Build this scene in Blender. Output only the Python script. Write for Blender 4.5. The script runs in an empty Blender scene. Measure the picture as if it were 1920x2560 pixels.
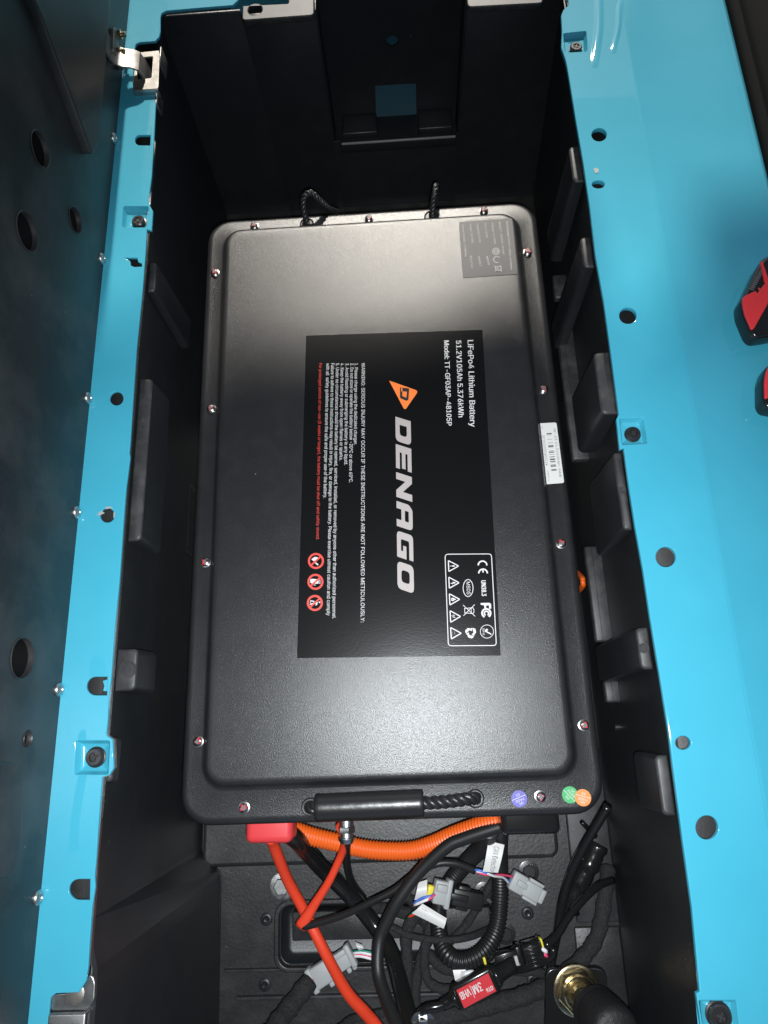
import bpy, bmesh, math, random
from mathutils import Vector, Matrix
from mathutils.geometry import tessellate_polygon
random.seed(7)
scn = bpy.context.scene
COL = scn.collection
R = math.radians

# ------------------------------------------------------------------ camera
CAMPOS = Vector((0.03399672, -0.26913909, 0.72))
RC = Matrix(((0.99820188, -0.03373067, -0.04955056),
             (0.04688283, 0.95442238, 0.29475402),
             (0.03734992, -0.29654708, 0.95428759)))      # world -> camera
FPX = 1760.0
cam = bpy.data.cameras.new('camera')
camo = bpy.data.objects.new('camera', cam)
COL.objects.link(camo)
camo.matrix_world = Matrix.Translation(CAMPOS) @ RC.transposed().to_4x4()
cam.sensor_fit = 'VERTICAL'
cam.sensor_height = 36.0
cam.lens = FPX / 2560 * 36.0
cam.clip_start = 0.01
cam.clip_end = 100
scn.camera = camo
scn.render.resolution_x = 768
scn.render.resolution_y = 1024

# ------------------------------------------------------------------ light
W = bpy.data.worlds.new('World')
scn.world = W
W.use_nodes = True
bg = W.node_tree.nodes['Background']
sky = W.node_tree.nodes.new('ShaderNodeTexSky')
sky.sky_type = 'NISHITA'
sky.sun_disc = False
sky.sun_elevation = R(41.0)
sky.sun_rotation = R(0.7)
W.node_tree.links.new(sky.outputs[0], bg.inputs[0])
bg.inputs[1].default_value = 0.08
scn.view_settings.view_transform = 'Standard'
scn.view_settings.look = 'None'
scn.view_settings.exposure = 0.0

def lamp(name, kind, loc, target, energy, color, size, **kw):
    d = bpy.data.lights.new(name, kind)
    d.energy = energy
    d.color = color
    d.shadow_soft_size = size
    for k, v in kw.items():
        setattr(d, k, v)
    o = bpy.data.objects.new(name, d)
    COL.objects.link(o)
    o.location = loc
    v = Vector(target) - Vector(loc)
    o.rotation_euler = v.to_track_quat('-Z', 'Y').to_euler()
    return o
# the phone's flash beside its lens, and the patch of daylight that falls on the far end
lamp('phone_flash', 'SPOT', CAMPOS + Vector((0.004, -0.014, 0.0)), (0.02, -0.24, 0.0), 40.0, (0.92, 0.97, 1.0), 0.004,
     spot_size=R(116), spot_blend=1.0)
# sunlight that reaches the far end from beyond, under the edge of the added canopy
SUN = Vector((0.008, 0.755, 0.656)).normalized()
sl = bpy.data.lights.new('sun', 'SUN')
sl.energy = 4.4
sl.angle = R(2.4)
sl.color = (1.0, 0.94, 0.84)
so_ = bpy.data.objects.new('sun', sl)
COL.objects.link(so_)
so_.rotation_euler = SUN.to_track_quat('Z', 'Y').to_euler()

# ------------------------------------------------------------------ picking points (the photograph's pixels, 1920 x 2560)
def ray(u, v):
    return RC.transposed() @ Vector((u - 960, -(v - 1280), -FPX))
def P(u, v, z=0.0):
    r = ray(u, v)
    return CAMPOS + r * ((z - CAMPOS.z) / r.z)
def PX(u, v, x):
    r = ray(u, v)
    return CAMPOS + r * ((x - CAMPOS.x) / r.x)
def PY(u, v, y):
    r = ray(u, v)
    return CAMPOS + r * ((y - CAMPOS.y) / r.y)
def pl(pts, z):
    return [tuple(P(u, v, z)[:2]) for u, v in pts]

# ------------------------------------------------------------------ materials
def new_mat(name, base, rough=0.5, metal=0.0, coat=0.0, spec=0.5, coat_rough=0.05):
    m = bpy.data.materials.new(name)
    m.use_nodes = True
    b = m.node_tree.nodes['Principled BSDF']
    b.inputs['Base Color'].default_value = (*base, 1)
    b.inputs['Roughness'].default_value = rough
    b.inputs['Metallic'].default_value = metal
    b.inputs['Coat Weight'].default_value = coat
    b.inputs['Coat Roughness'].default_value = coat_rough
    b.inputs['Specular IOR Level'].default_value = spec
    return m
def N(m, t, **kw):
    n = m.node_tree.nodes.new(t)
    for k, v in kw.items():
        setattr(n, k, v)
    return n
def L(m, a, b):
    m.node_tree.links.new(a, b)
def coords(m, kind='Object'):
    t = N(m, 'ShaderNodeTexCoord')
    return t.outputs[kind]
def noise(m, scale, detail=2.0, rough=0.5, kind='Object'):
    n = N(m, 'ShaderNodeTexNoise')
    n.inputs['Scale'].default_value = scale
    n.inputs['Detail'].default_value = detail
    n.inputs['Roughness'].default_value = rough
    L(m, coords(m, kind), n.inputs['Vector'])
    return n
def ramp(m, src, stops):
    r = N(m, 'ShaderNodeValToRGB')
    e = r.color_ramp.elements
    while len(e) < len(stops):
        e.new(0.5)
    for i, (p, c) in enumerate(stops):
        e[i].position = p
        e[i].color = (*c, 1) if len(c) == 3 else c
    L(m, src, r.inputs['Fac'])
    return r.outputs['Color']
def bump(m, src, dist, strength=1.0, prev=None):
    b = N(m, 'ShaderNodeBump')
    b.inputs['Distance'].default_value = dist
    b.inputs['Strength'].default_value = strength
    L(m, src, b.inputs['Height'])
    if prev is not None:
        L(m, prev, b.inputs['Normal'])
    return b.outputs['Normal']
def bsdf(m):
    return m.node_tree.nodes['Principled BSDF']
def g(v):
    return (v, v, v)
def dusty(m, base, dust, scale=60, amount=0.35, speck=True):
    """base colour with faint worn, dusty patches and pale specks"""
    n = noise(m, scale, 6, 0.65)
    c = ramp(m, n.outputs['Fac'], [(0.45, base), (0.85, tuple(b + (d - b) * amount for b, d in zip(base, dust)))])
    if speck:
        v = N(m, 'ShaderNodeTexVoronoi')
        v.inputs['Scale'].default_value = 45
        L(m, coords(m), v.inputs['Vector'])
        n2 = noise(m, 9, 2)
        s = ramp(m, v.outputs['Distance'], [(0.018, g(1.0)), (0.03, g(0.0))])
        s2 = ramp(m, n2.outputs['Fac'], [(0.5, g(0.0)), (0.62, g(1.0))])
        mul = N(m, 'ShaderNodeMath', operation='MULTIPLY')
        L(m, s, mul.inputs[0]); L(m, s2, mul.inputs[1])
        mx = N(m, 'ShaderNodeMix', data_type='RGBA')
        L(m, mul.outputs[0], mx.inputs['Factor'])
        L(m, c, mx.inputs['A'])
        mx.inputs['B'].default_value = (0.35, 0.34, 0.32, 1)
        c = mx.outputs['Result']
    L(m, c, bsdf(m).inputs['Base Color'])

M = {}
m = M['paint'] = new_mat('cyan_paint', (0.047, 0.335, 0.455), 0.6, coat=0.8, coat_rough=0.045, spec=0.12)
n = noise(m, 14, 4)
L(m, ramp(m, n.outputs['Fac'], [(0.3, (0.044, 0.325, 0.445)), (0.7, (0.051, 0.345, 0.47))]), bsdf(m).inputs['Base Color'])
n = noise(m, 7, 1)
L(m, bump(m, n.outputs['Fac'], 0.006, 0.25), bsdf(m).inputs['Coat Normal'])
m = M['lid'] = new_mat('powder_coat_black', (0.018, 0.018, 0.019), 0.31, spec=0.56)
n = noise(m, 1050, 2, 0.6)
L(m, bump(m, n.outputs['Fac'], 0.00027, 0.8), bsdf(m).inputs['Normal'])
dusty(m, (0.016, 0.016, 0.0172), (0.05, 0.05, 0.05), 40, 0.22)
m = M['plastic'] = new_mat('black_moulded_plastic', (0.012, 0.012, 0.013), 0.42)
n = noise(m, 380, 3, 0.6)
L(m, bump(m, n.outputs['Fac'], 0.0004, 0.5), bsdf(m).inputs['Normal'])
dusty(m, (0.015, 0.0170, 0.0190), (0.07, 0.07, 0.07), 28, 0.14)  # slight blue tint stands in for light bounced off the cyan paint
m = M['pad'] = new_mat('scuffed_lit_plastic', (0.03, 0.03, 0.032), 0.5)  # paler than the plastic: lit tops put into the colour, plus scuffs
dusty(m, (0.023, 0.023, 0.025), (0.13, 0.125, 0.12), 50, 0.45)
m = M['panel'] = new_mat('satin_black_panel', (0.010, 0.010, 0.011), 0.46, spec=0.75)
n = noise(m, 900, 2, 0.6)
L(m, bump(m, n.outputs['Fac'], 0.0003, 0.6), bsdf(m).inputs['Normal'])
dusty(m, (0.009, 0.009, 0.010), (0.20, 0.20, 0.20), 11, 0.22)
M['screwsteel'] = new_mat('nickel_screw', (0.32, 0.31, 0.30), 0.28, 1.0)
M['dark'] = new_mat('cavity_shade', (0.004, 0.0042, 0.0045), 0.9, spec=0.1)  # near-black: the shade inside the holes is put into the colour
M['edge'] = new_mat('plastic_edge_highlight', (0.24, 0.235, 0.23), 0.4)  # pale tone paints in the light caught along the sill
M['navy'] = new_mat('dull_navy', (0.015, 0.08, 0.12), 0.6)  # darker blue for the plate behind the far wall
M['trim'] = new_mat('trim_plastic', (0.006, 0.0062, 0.0066), 0.75, spec=0.06)
m = M['floor'] = new_mat('floor_plastic', (0.02, 0.0195, 0.0195), 0.4)
n = noise(m, 260, 4, 0.6)
L(m, bump(m, n.outputs['Fac'], 0.0006, 0.5), bsdf(m).inputs['Normal'])
dusty(m, (0.019, 0.0185, 0.0185), (0.12, 0.11, 0.105), 35, 0.28)
M['label'] = new_mat('label_film_black', (0.006, 0.006, 0.0065), 0.21)
m = M['label']
n = noise(m, 700, 2, 0.6)
L(m, bump(m, n.outputs['Fac'], 0.00015, 0.5), bsdf(m).inputs['Normal'])
M['white'] = new_mat('print_white', (0.60, 0.59, 0.58), 0.5)
M['silver'] = new_mat('print_silver', (0.38, 0.335, 0.32), 0.45)
M['redprint'] = new_mat('print_red', (0.62, 0.05, 0.035), 0.5)
M['mark'] = new_mat('red_paint_mark', (0.45, 0.015, 0.022), 0.3)
M['orangeprint'] = new_mat('print_orange', (0.86, 0.20, 0.04), 0.45)
M['blackprint'] = new_mat('print_black', (0.02, 0.02, 0.022), 0.5)
M['greyprint'] = new_mat('print_grey', (0.12, 0.12, 0.13), 0.5)
m = M['paper'] = new_mat('paper_label', (0.62, 0.61, 0.59), 0.45)
n = noise(m, 300, 3)
L(m, bump(m, n.outputs['Fac'], 0.0003, 0.3), bsdf(m).inputs['Normal'])
M['rating'] = new_mat('rating_film_grey', (0.045, 0.043, 0.048), 0.5)
M['rating_ink'] = new_mat('rating_ink', (0.36, 0.35, 0.34), 0.5)
m = M['zinc'] = new_mat('zinc_plate', (0.55, 0.56, 0.57), 0.32, 1.0)
n = noise(m, 130, 4, 0.6)
L(m, ramp(m, n.outputs['Fac'], [(0.35, (0.38, 0.38, 0.37)), (0.7, (0.66, 0.67, 0.68))]), bsdf(m).inputs['Base Color'])
L(m, ramp(m, n.outputs['Fac'], [(0.3, g(0.45)), (0.7, g(0.24))]), bsdf(m).inputs['Roughness'])
m = M['alu'] = new_mat('dull_aluminium', (0.60, 0.57, 0.52), 0.45, 0.85)
n = noise(m, 90, 5, 0.65)
L(m, ramp(m, n.outputs['Fac'], [(0.3, (0.20, 0.19, 0.175)), (0.7, (0.36, 0.34, 0.31))]), bsdf(m).inputs['Base Color'])
m = M['brass'] = new_mat('yellow_zinc', (0.72, 0.60, 0.38), 0.24, 1.0)
n = noise(m, 150, 4, 0.6)
L(m, ramp(m, n.outputs['Fac'], [(0.3, (0.40, 0.30, 0.16)), (0.65, (0.80, 0.70, 0.47))]), bsdf(m).inputs['Base Color'])
L(m, bump(m, n.outputs['Fac'], 0.0006, 0.5), bsdf(m).inputs['Normal'])
M['blackmetal'] = new_mat('black_oxide_steel', (0.018, 0.018, 0.019), 0.3, 0.0, coat=0.3)
M['rubber'] = new_mat('black_rubber', (0.014, 0.014, 0.014), 0.38)
M['grip'] = new_mat('soft_vinyl_grip', (0.013, 0.013, 0.013), 0.34)
n = noise(M['grip'], 120, 3)
L(M['grip'], bump(M['grip'], n.outputs['Fac'], 0.0008, 0.4), bsdf(M['grip']).inputs['Normal'])
M['boot'] = new_mat('worn_rubber_boot', (0.012, 0.012, 0.0125), 0.5)
m = M['boot']
n = noise(m, 300, 4, 0.7)
L(m, bump(m, n.outputs['Fac'], 0.0012, 0.7), bsdf(m).inputs['Normal'])
M['gloss'] = new_mat('glossy_black_jacket', (0.011, 0.011, 0.011), 0.2)
m = M['tape'] = new_mat('cloth_tape', (0.012, 0.012, 0.012), 0.85)
n = noise(m, 420, 4, 0.7)
L(m, bump(m, n.outputs['Fac'], 0.0016, 0.9), bsdf(m).inputs['Normal'])
L(m, ramp(m, n.outputs['Fac'], [(0.35, g(0.006)), (0.75, g(0.035))]), bsdf(m).inputs['Base Color'])
m = M['braid'] = new_mat('braided_sleeve', (0.013, 0.013, 0.013), 0.45)
uvn = N(m, 'ShaderNodeTexCoord')
wv = N(m, 'ShaderNodeTexChecker')
wv.inputs['Scale'].default_value = 1.0
mp = N(m, 'ShaderNodeMapping')
mp.inputs['Scale'].default_value = (700, 26, 1)
mp.inputs['Rotation'].default_value = (0, 0, 0)
L(m, uvn.outputs['UV'], mp.inputs['Vector'])
L(m, mp.outputs['Vector'], wv.inputs['Vector'])
L(m, bump(m, wv.outputs['Fac'], 0.0008, 0.8), bsdf(m).inputs['Normal'])
m = M['rope'] = new_mat('nylon_rope', (0.016, 0.016, 0.016), 0.35)
n = noise(m, 500, 3)
L(m, bump(m, n.outputs['Fac'], 0.0008, 0.6), bsdf(m).inputs['Normal'])
M['orange'] = new_mat('orange_conduit', (0.74, 0.115, 0.012), 0.42)
m = M['redcable'] = new_mat('red_heatshrink', (0.80, 0.058, 0.020), 0.55)
n = noise(m, 500, 3)
L(m, bump(m, n.outputs['Fac'], 0.0006, 0.5), bsdf(m).inputs['Normal'])
M['redcap'] = new_mat('red_terminal_cover', (0.62, 0.045, 0.05), 0.42)
M['buckle_red'] = new_mat('red_press_button', (0.66, 0.030, 0.035), 0.5)
M['buckle_red2'] = new_mat('red_press_lettering', (0.60, 0.04, 0.045), 0.5)
M['connector'] = new_mat('grey_connector', (0.36, 0.37, 0.37), 0.5)
M['yellow'] = new_mat('yellow_seal', (0.75, 0.62, 0.05), 0.5)
M['wire_green'] = new_mat('green_wire', (0.01, 0.22, 0.16), 0.45)
M['wire_pink'] = new_mat('pink_wire', (0.75, 0.06, 0.16), 0.45)
M['wire_blue'] = new_mat('blue_wire', (0.06, 0.16, 0.55), 0.45)
M['wire_white'] = new_mat('white_wire', (0.75, 0.75, 0.76), 0.45)
M['st_blue'] = new_mat('sticker_violet', (0.075, 0.065, 0.36), 0.45)
M['st_green'] = new_mat('sticker_green', (0.035, 0.33, 0.10), 0.45)
M['st_orange'] = new_mat('sticker_orange', (0.80, 0.22, 0.045), 0.45)
M['vhb'] = new_mat('red_tape_liner', (0.55, 0.02, 0.03), 0.42)
M['chip'] = new_mat('chipped_primer', (0.30, 0.33, 0.33), 0.6)
M['concrete'] = new_mat('concrete', (0.30, 0.29, 0.28), 0.9)
dusty(M['concrete'], (0.26, 0.25, 0.24), (0.4, 0.4, 0.38), 8, 0.5, False)

# ------------------------------------------------------------------ object helpers
def tag(o, label=None, cat=None, group=None, kind=None):
    for k, v in (('label', label), ('category', cat), ('group', group), ('kind', kind)):
        if v:
            o[k] = v
    return o
def link(name, me, parent=None):
    o = bpy.data.objects.new(name, me)
    COL.objects.link(o)
    if parent is not None:
        adopt(o, parent)
    return o
MW = {}
def wmat(o):
    return MW.get(o.name, Matrix.Identity(4))
def adopt(o, parent):
    o.parent = parent
    o.matrix_parent_inverse = wmat(parent).inverted()
def place(o, mtx):
    """world matrix of an object (its parent's inverse is already set)"""
    o.matrix_basis = mtx
    MW[o.name] = mtx.copy()
    return o
def thing(name, label, cat, loc=(0, 0, 0), group=None):
    o = bpy.data.objects.new(name, None)
    o.empty_display_size = 0.02
    COL.objects.link(o)
    o.location = loc
    MW[o.name] = Matrix.Translation(Vector(loc))
    return tag(o, label, cat, group)
def mesh(verts, faces, mat, smooth=False, name='mesh'):
    me = bpy.data.meshes.new(name)
    me.from_pydata([tuple(v) for v in verts], [], faces)
    me.materials.append(M[mat])
    if smooth:
        me.polygons.foreach_set('use_smooth', [True] * len(me.polygons))
    me.update()
    return me
def part(name, me, parent=None, mtx=None):
    o = link(name, me, parent)
    if mtx is not None:
        place(o, mtx)
    return o
def join_mesh(parts, mat, smooth=False):
    V, F = [], []
    for v, f in parts:
        k = len(V)
        V += [tuple(x) for x in v]
        F += [tuple(i + k for i in q) for q in f]
    return mesh(V, F, mat, smooth)
def autosmooth(me, ang=35):
    bm = bmesh.new(); bm.from_mesh(me)
    bm.normal_update()
    for f in bm.faces:
        f.smooth = True
    for e in bm.edges:
        if len(e.link_faces) == 2 and e.calc_face_angle(0) > R(ang):
            e.smooth = False
    bm.to_mesh(me); bm.free()
    return me
def fix(me):
    bm = bmesh.new(); bm.from_mesh(me)
    bmesh.ops.recalc_face_normals(bm, faces=bm.faces)
    bm.to_mesh(me); bm.free()
    return me

def curve_mesh(loops, mat, thick=0.0015, bev=0.0, res=2, mtx=None):
    """filled 2D outline (holes allowed) with thickness 2*thick and a rounded edge"""
    cu = bpy.data.curves.new('outline', 'CURVE')
    cu.dimensions = '2D'
    cu.fill_mode = 'BOTH'
    cu.extrude = max(thick - bev, 0)
    cu.bevel_depth = bev
    cu.bevel_resolution = res
    if bev:
        cu.offset = -bev
    for lp in loops:
        s = cu.splines.new('POLY')
        s.points.add(len(lp) - 1)
        s.use_cyclic_u = True
        for p, q in zip(s.points, lp):
            p.co = (q[0], q[1], 0, 1)
    o = bpy.data.objects.new('tmp', cu)
    COL.objects.link(o)
    dg = bpy.context.evaluated_depsgraph_get()
    me = bpy.data.meshes.new_from_object(o.evaluated_get(dg))
    bpy.data.objects.remove(o)
    bpy.data.curves.remove(cu)
    me.materials.clear()
    me.materials.append(M[mat])
    if mtx is not None:
        me.transform(mtx)
    return me
def arc(cx, cy, r, a0, a1, n=12, ry=None):
    ry = r if ry is None else ry
    return [(cx + r * math.cos(R(a0 + (a1 - a0) * i / n)), cy + ry * math.sin(R(a0 + (a1 - a0) * i / n))) for i in range(n + 1)]
def circ(cx, cy, r, n=24, ry=None):
    return arc(cx, cy, r, 0, 360, n, ry)[:-1]
def rrect(x0, x1, y0, y1, r, n=6):
    out = []
    for cx, cy, a in ((x1 - r, y1 - r, 0), (x0 + r, y1 - r, 90), (x0 + r, y0 + r, 180), (x1 - r, y0 + r, 270)):
        out += arc(cx, cy, r, a, a + 90, n)
    return out
def roundpoly(pts, r, n=5):
    """round the corners of a polygon; r is a number or a list"""
    out = []
    k = len(pts)
    for i in range(k):
        p0, p1, p2 = Vector(pts[i - 1][:2]), Vector(pts[i][:2]), Vector(pts[(i + 1) % k][:2])
        rr = r[i] if isinstance(r, (list, tuple)) else r
        a, b = (p0 - p1), (p2 - p1)
        d = min(rr, a.length * 0.49, b.length * 0.49)
        if d < 1e-6:
            out.append(tuple(p1)); continue
        s, e = p1 + a.normalized() * d, p1 + b.normalized() * d
        for j in range(n + 1):
            t = j / n
            q = s * (1 - t) ** 2 + p1 * 2 * t * (1 - t) + e * t * t
            out.append(tuple(q))
    return out
def loft(rings, mat, cap0=False, cap1=False, closed=True, smooth=True, ang=None):
    V, F = [], []
    n = len(rings[0])
    for r in rings:
        V += [tuple(p) for p in r]
    for i in range(len(rings) - 1):
        for j in range(n if closed else n - 1):
            k = (j + 1) % n
            F.append((i * n + j, i * n + k, (i + 1) * n + k, (i + 1) * n + j))
    if cap0:
        F.append(tuple(range(n))[::-1])
    if cap1:
        F.append(tuple((len(rings) - 1) * n + j for j in range(n)))
    me = fix(mesh(V, F, mat))
    if smooth:
        autosmooth(me, ang or 40)
    return me
def lathe(profile, mat, n=24, ang=40):
    """profile: (radius, z) from bottom to top, about the z axis"""
    rings = [[(max(r, 1e-5) * math.cos(2 * math.pi * i / n), max(r, 1e-5) * math.sin(2 * math.pi * i / n), z) for i in range(n)] for r, z in profile]
    return loft(rings, mat, True, True, ang=ang)
def rbox(sx, sy, sz, bev, mat, seg=2, ctr=(0, 0, 0)):
    bm = bmesh.new()
    bmesh.ops.create_cube(bm, size=1)
    bmesh.ops.scale(bm, vec=(sx, sy, sz), verts=bm.verts)
    if bev:
        bmesh.ops.bevel(bm, geom=bm.edges, offset=bev, segments=seg, profile=0.5, affect='EDGES')
    bmesh.ops.translate(bm, vec=ctr, verts=bm.verts)
    me = bpy.data.meshes.new('box')
    bm.to_mesh(me); bm.free()
    me.materials.append(M[mat])
    return autosmooth(me, 50)
def boxat(x0, x1, y0, y1, z0, z1, bev, mat, seg=2):
    return rbox(x1 - x0, y1 - y0, z1 - z0, bev, mat, seg, ((x0 + x1) / 2, (y0 + y1) / 2, (z0 + z1) / 2))
def merge(*mes):
    """several meshes -> one mesh (one part of several solids), materials kept"""
    bm = bmesh.new()
    mats = []
    for me in mes:
        k = len(bm.faces)
        off = len(mats)
        mats += list(me.materials)
        bm.from_mesh(me)
        bm.faces.ensure_lookup_table()
        for f in bm.faces[k:]:
            f.material_index += off
    out = bpy.data.meshes.new('joined')
    bm.to_mesh(out); bm.free()
    for mm in mats:
        out.materials.append(mm)
    return out
def xf(me, mtx):
    me.transform(mtx)
    return me
def T(x, y, z):
    return Matrix.Translation((x, y, z))
def frame(o, xdir, up=(0, 0, 1)):
    """matrix at o with local x along xdir and local z as near to up as possible"""
    x = Vector(xdir).normalized()
    y = Vector(up).cross(x).normalized()
    z = x.cross(y)
    m = Matrix((x, y, z)).transposed().to_4x4()
    m.translation = Vector(o)
    return m

def spline(pts, step=0.004):
    pts = [Vector(p) for p in pts]
    pts = [pts[0] * 2 - pts[1]] + pts + [pts[-1] * 2 - pts[-2]]
    out = []
    for i in range(1, len(pts) - 2):
        p0, p1, p2, p3 = pts[i - 1:i + 3]
        n = max(2, int((p2 - p1).length / step))
        for k in range(n):
            t = k / n
            out.append(0.5 * (2 * p1 + (p2 - p0) * t + (2 * p0 - 5 * p1 + 4 * p2 - p3) * t * t + (3 * p1 - p0 - 3 * p2 + p3) * t ** 3))
    out.append(pts[-2])
    return out
def resample(pts, step):
    out = [pts[0]]
    acc = 0.0
    for a, b in zip(pts, pts[1:]):
        d = (b - a).length
        while d > 1e-9 and acc + d >= step:
            t = (step - acc) / d
            a = a.lerp(b, t)
            out.append(a.copy())
            d = (b - a).length
            acc = 0.0
        acc += d
    return out
def frames(pts):
    t0 = (pts[1] - pts[0]).normalized()
    nrm = t0.orthogonal().normalized()
    out = []
    for i, p in enumerate(pts):
        t = (pts[min(i + 1, len(pts) - 1)] - pts[max(i - 1, 0)]).normalized()
        nrm = (nrm - t * nrm.dot(t)).normalized()
        out.append((p, t, nrm, t.cross(nrm)))
    return out
def sweep(pts, rad, mat, n=12, squash=None, caps=True, up=None):
    """tube along points; rad is a number or f(i, s, total); squash(s01)->(a, b)"""
    fr = frames(pts)
    V, F, UV = [], [], []
    s = 0.0
    tot = sum((b - a).length for a, b in zip(pts, pts[1:]))
    S = []
    for i, (p, t, a, b) in enumerate(fr):
        if i:
            s += (p - fr[i - 1][0]).length
        S.append(s)
        if up is not None:
            b = Vector(up) - t * Vector(up).dot(t)
            b.normalize()
            a = b.cross(t)
        r = rad(i, s, tot) if callable(rad) else rad
        qa, qb = squash(s / tot) if squash else (1, 1)
        for j in range(n):
            w = 2 * math.pi * j / n
            V.append(p + a * (r * qa * math.cos(w)) + b * (r * qb * math.sin(w)))
    for i in range(len(fr) - 1):
        for j in range(n):
            k = (j + 1) % n
            F.append((i * n + j, i * n + k, (i + 1) * n + k, (i + 1) * n + j))
            UV += [(S[i], j / n), (S[i], (j + 1) / n), (S[i + 1], (j + 1) / n), (S[i + 1], j / n)]
    if caps:
        F.append(tuple(range(n))[::-1]); UV += [(0, 0)] * n
        F.append(tuple((len(fr) - 1) * n + j for j in range(n))); UV += [(0, 0)] * n
    me = mesh(V, F, mat, True)
    ul = me.uv_layers.new(name='UVMap')
    for d, uv in zip(ul.data, UV):
        d.uv = uv
    return me
def cable(path, rad, mat, n=12, **kw):
    """path of (u, v, z)"""
    return sweep(spline([P(*q) for q in path]), rad, mat, n, **kw)
def conduit(path, rad, mat, pitch=0.0034, n=18):
    pts = resample(spline([P(*q) for q in path], 0.002), pitch / 4)
    prof = (1.0, 1.0, 0.88, 0.88)
    return sweep(pts, lambda i, s, t: rad * prof[i % 4], mat, n)
def rope3(pts, rad, mat, lay=0.022):
    """three strands laid round a path"""
    pts = resample(pts, 0.0012)
    fr = frames(pts)
    out = []
    for k in range(3):
        st = []
        for i, (p, t, a, b) in enumerate(fr):
            w = 2 * math.pi * (i * 0.0012 / lay + k / 3)
            st.append(p + (a * math.cos(w) + b * math.sin(w)) * rad * 0.52)
        out.append(sweep(st, rad * 0.56, mat, 8))
    return merge(*out)

FONT = None
try:
    FONT = bpy.data.fonts.load(bpy.utils.system_resource('DATAFILES', path='fonts') + '/Inter.woff2')
except Exception:
    FONT = None
# text and line prints: made in a plane, local x = reading direction, local y = up
def text_mesh(s, mat, offset=0.0, shear=0.0):
    cu = bpy.data.curves.new('txt', 'FONT')
    cu.body = s
    if FONT:
        cu.font = FONT
    cu.size = 1.0
    cu.offset = offset
    cu.shear = shear
    cu.resolution_u = 3
    o = bpy.data.objects.new('tmp', cu)
    COL.objects.link(o)
    dg = bpy.context.evaluated_depsgraph_get()
    me = bpy.data.meshes.new_from_object(o.evaluated_get(dg))
    bpy.data.objects.remove(o)
    bpy.data.curves.remove(cu)
    me.materials.clear()
    me.materials.append(M[mat])
    return me
CAPH = None
def cap_height():
    global CAPH
    if CAPH is None:
        me = text_mesh('H', 'white')
        ys = [v.co.y for v in me.vertices]
        CAPH = max(ys) - min(ys)
        bpy.data.meshes.remove(me)
    return CAPH
def text_fit(s, a, b, cap, mat, base, z, offset=0.0, bold=0.0):
    """text from local point a to local point b (2D, base = plane matrix), capital height cap"""
    me = text_mesh(s, mat, offset)
    xs = [v.co.x for v in me.vertices]
    x0, x1 = min(xs), max(xs)
    a, b = Vector(a[:2]), Vector(b[:2])
    d = b - a
    sx = d.length / max(x1 - x0, 1e-6)
    ang = math.atan2(d.y, d.x)
    me.transform(base @ T(a.x, a.y, z) @ Matrix.Rotation(ang, 4, 'Z') @ Matrix.Diagonal((sx, cap / cap_height(), 1, 1)) @ T(-x0, 0, 0))
    if bold:
        m2 = me.copy()
        m2.transform(base @ T(math.cos(ang) * bold, math.sin(ang) * bold, 0.00006) @ base.inverted())
        me = merge(me, m2)
    return me
def stroke(pts, w, mat, base, z, closed=False):
    n = len(pts)
    V, F = [], []
    for i in range(n):
        p = Vector(pts[i][:2])
        a = Vector(pts[(i - 1) % n if closed else max(i - 1, 0)][:2])
        b = Vector(pts[(i + 1) % n if closed else min(i + 1, n - 1)][:2])
        d1 = (p - a).normalized() if (p - a).length > 1e-9 else (b - p).normalized()
        d2 = (b - p).normalized() if (b - p).length > 1e-9 else d1
        t = (d1 + d2)
        t = t.normalized() if t.length > 1e-6 else d1
        nr = Vector((-t.y, t.x))
        k = 1 / max(0.45, abs(nr.dot(Vector((-d1.y, d1.x)))))
        V += [(*(p + nr * (w / 2 * k)), z), (*(p - nr * (w / 2 * k)), z)]
    for i in range(n if closed else n - 1):
        j = (i + 1) % n
        F.append((2 * i, 2 * i + 1, 2 * j + 1, 2 * j))
    return xf(mesh(V, F, mat), base)
def flat(loops, mat, base, z):
    me = curve_mesh(loops, mat, 0.0)
    return xf(me, base @ T(0, 0, z))

ZR = 0.09        # top of the blue rails
ZF = -0.26       # floor of the compartment
XL, XR = -0.243, 0.243
YF = 0.578       # far wall

# ================================================================== the setting
g0 = boxat(-1.5, 1.5, -1.5, 1.5, -0.72, -0.62, 0, 'concrete')
tag(part('ground', g0), kind='structure')

# ================================================================== black moulded compartment
tub = thing('battery_compartment', 'deep black moulded plastic compartment that the battery sits in', 'compartment', (0, 0, ZF))
# side walls: outer skin with draft; the near stretch of the left one stands a step further in
def wall_sheet(poly_top, poly_bot, thick_dir, name, mat='plastic'):
    n = len(poly_top)
    V, F = [], []
    for (x, y), (x2, y2) in zip(poly_top, poly_bot):
        V += [(x, y, ZR - 0.0105), (x2, y2, ZF - 0.04)]
    for i in range(n - 1):
        F.append((2 * i, 2 * i + 1, 2 * i + 3, 2 * i + 2))
    me = mesh(V, F, mat)
    bm = bmesh.new(); bm.from_mesh(me)
    ret = bmesh.ops.extrude_face_region(bm, geom=bm.faces[:])
    vs = [e for e in ret['geom'] if isinstance(e, bmesh.types.BMVert)]
    bmesh.ops.translate(bm, vec=thick_dir, verts=vs)
    bmesh.ops.recalc_face_normals(bm, faces=bm.faces)
    bm.to_mesh(me); bm.free()
    return part(name, me, tub)
wall_sheet([(-0.2465, YF), (-0.2465, -0.405), (-0.2462, -0.41), (-0.236, -0.445), (-0.235, -0.46), (-0.235, -0.75)],
           [(-0.2540, YF), (-0.2540, -0.405), (-0.2535, -0.41), (-0.227, -0.435), (-0.226, -0.45), (-0.222, -0.75)], (-0.004, 0, 0), 'left_wall')
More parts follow.
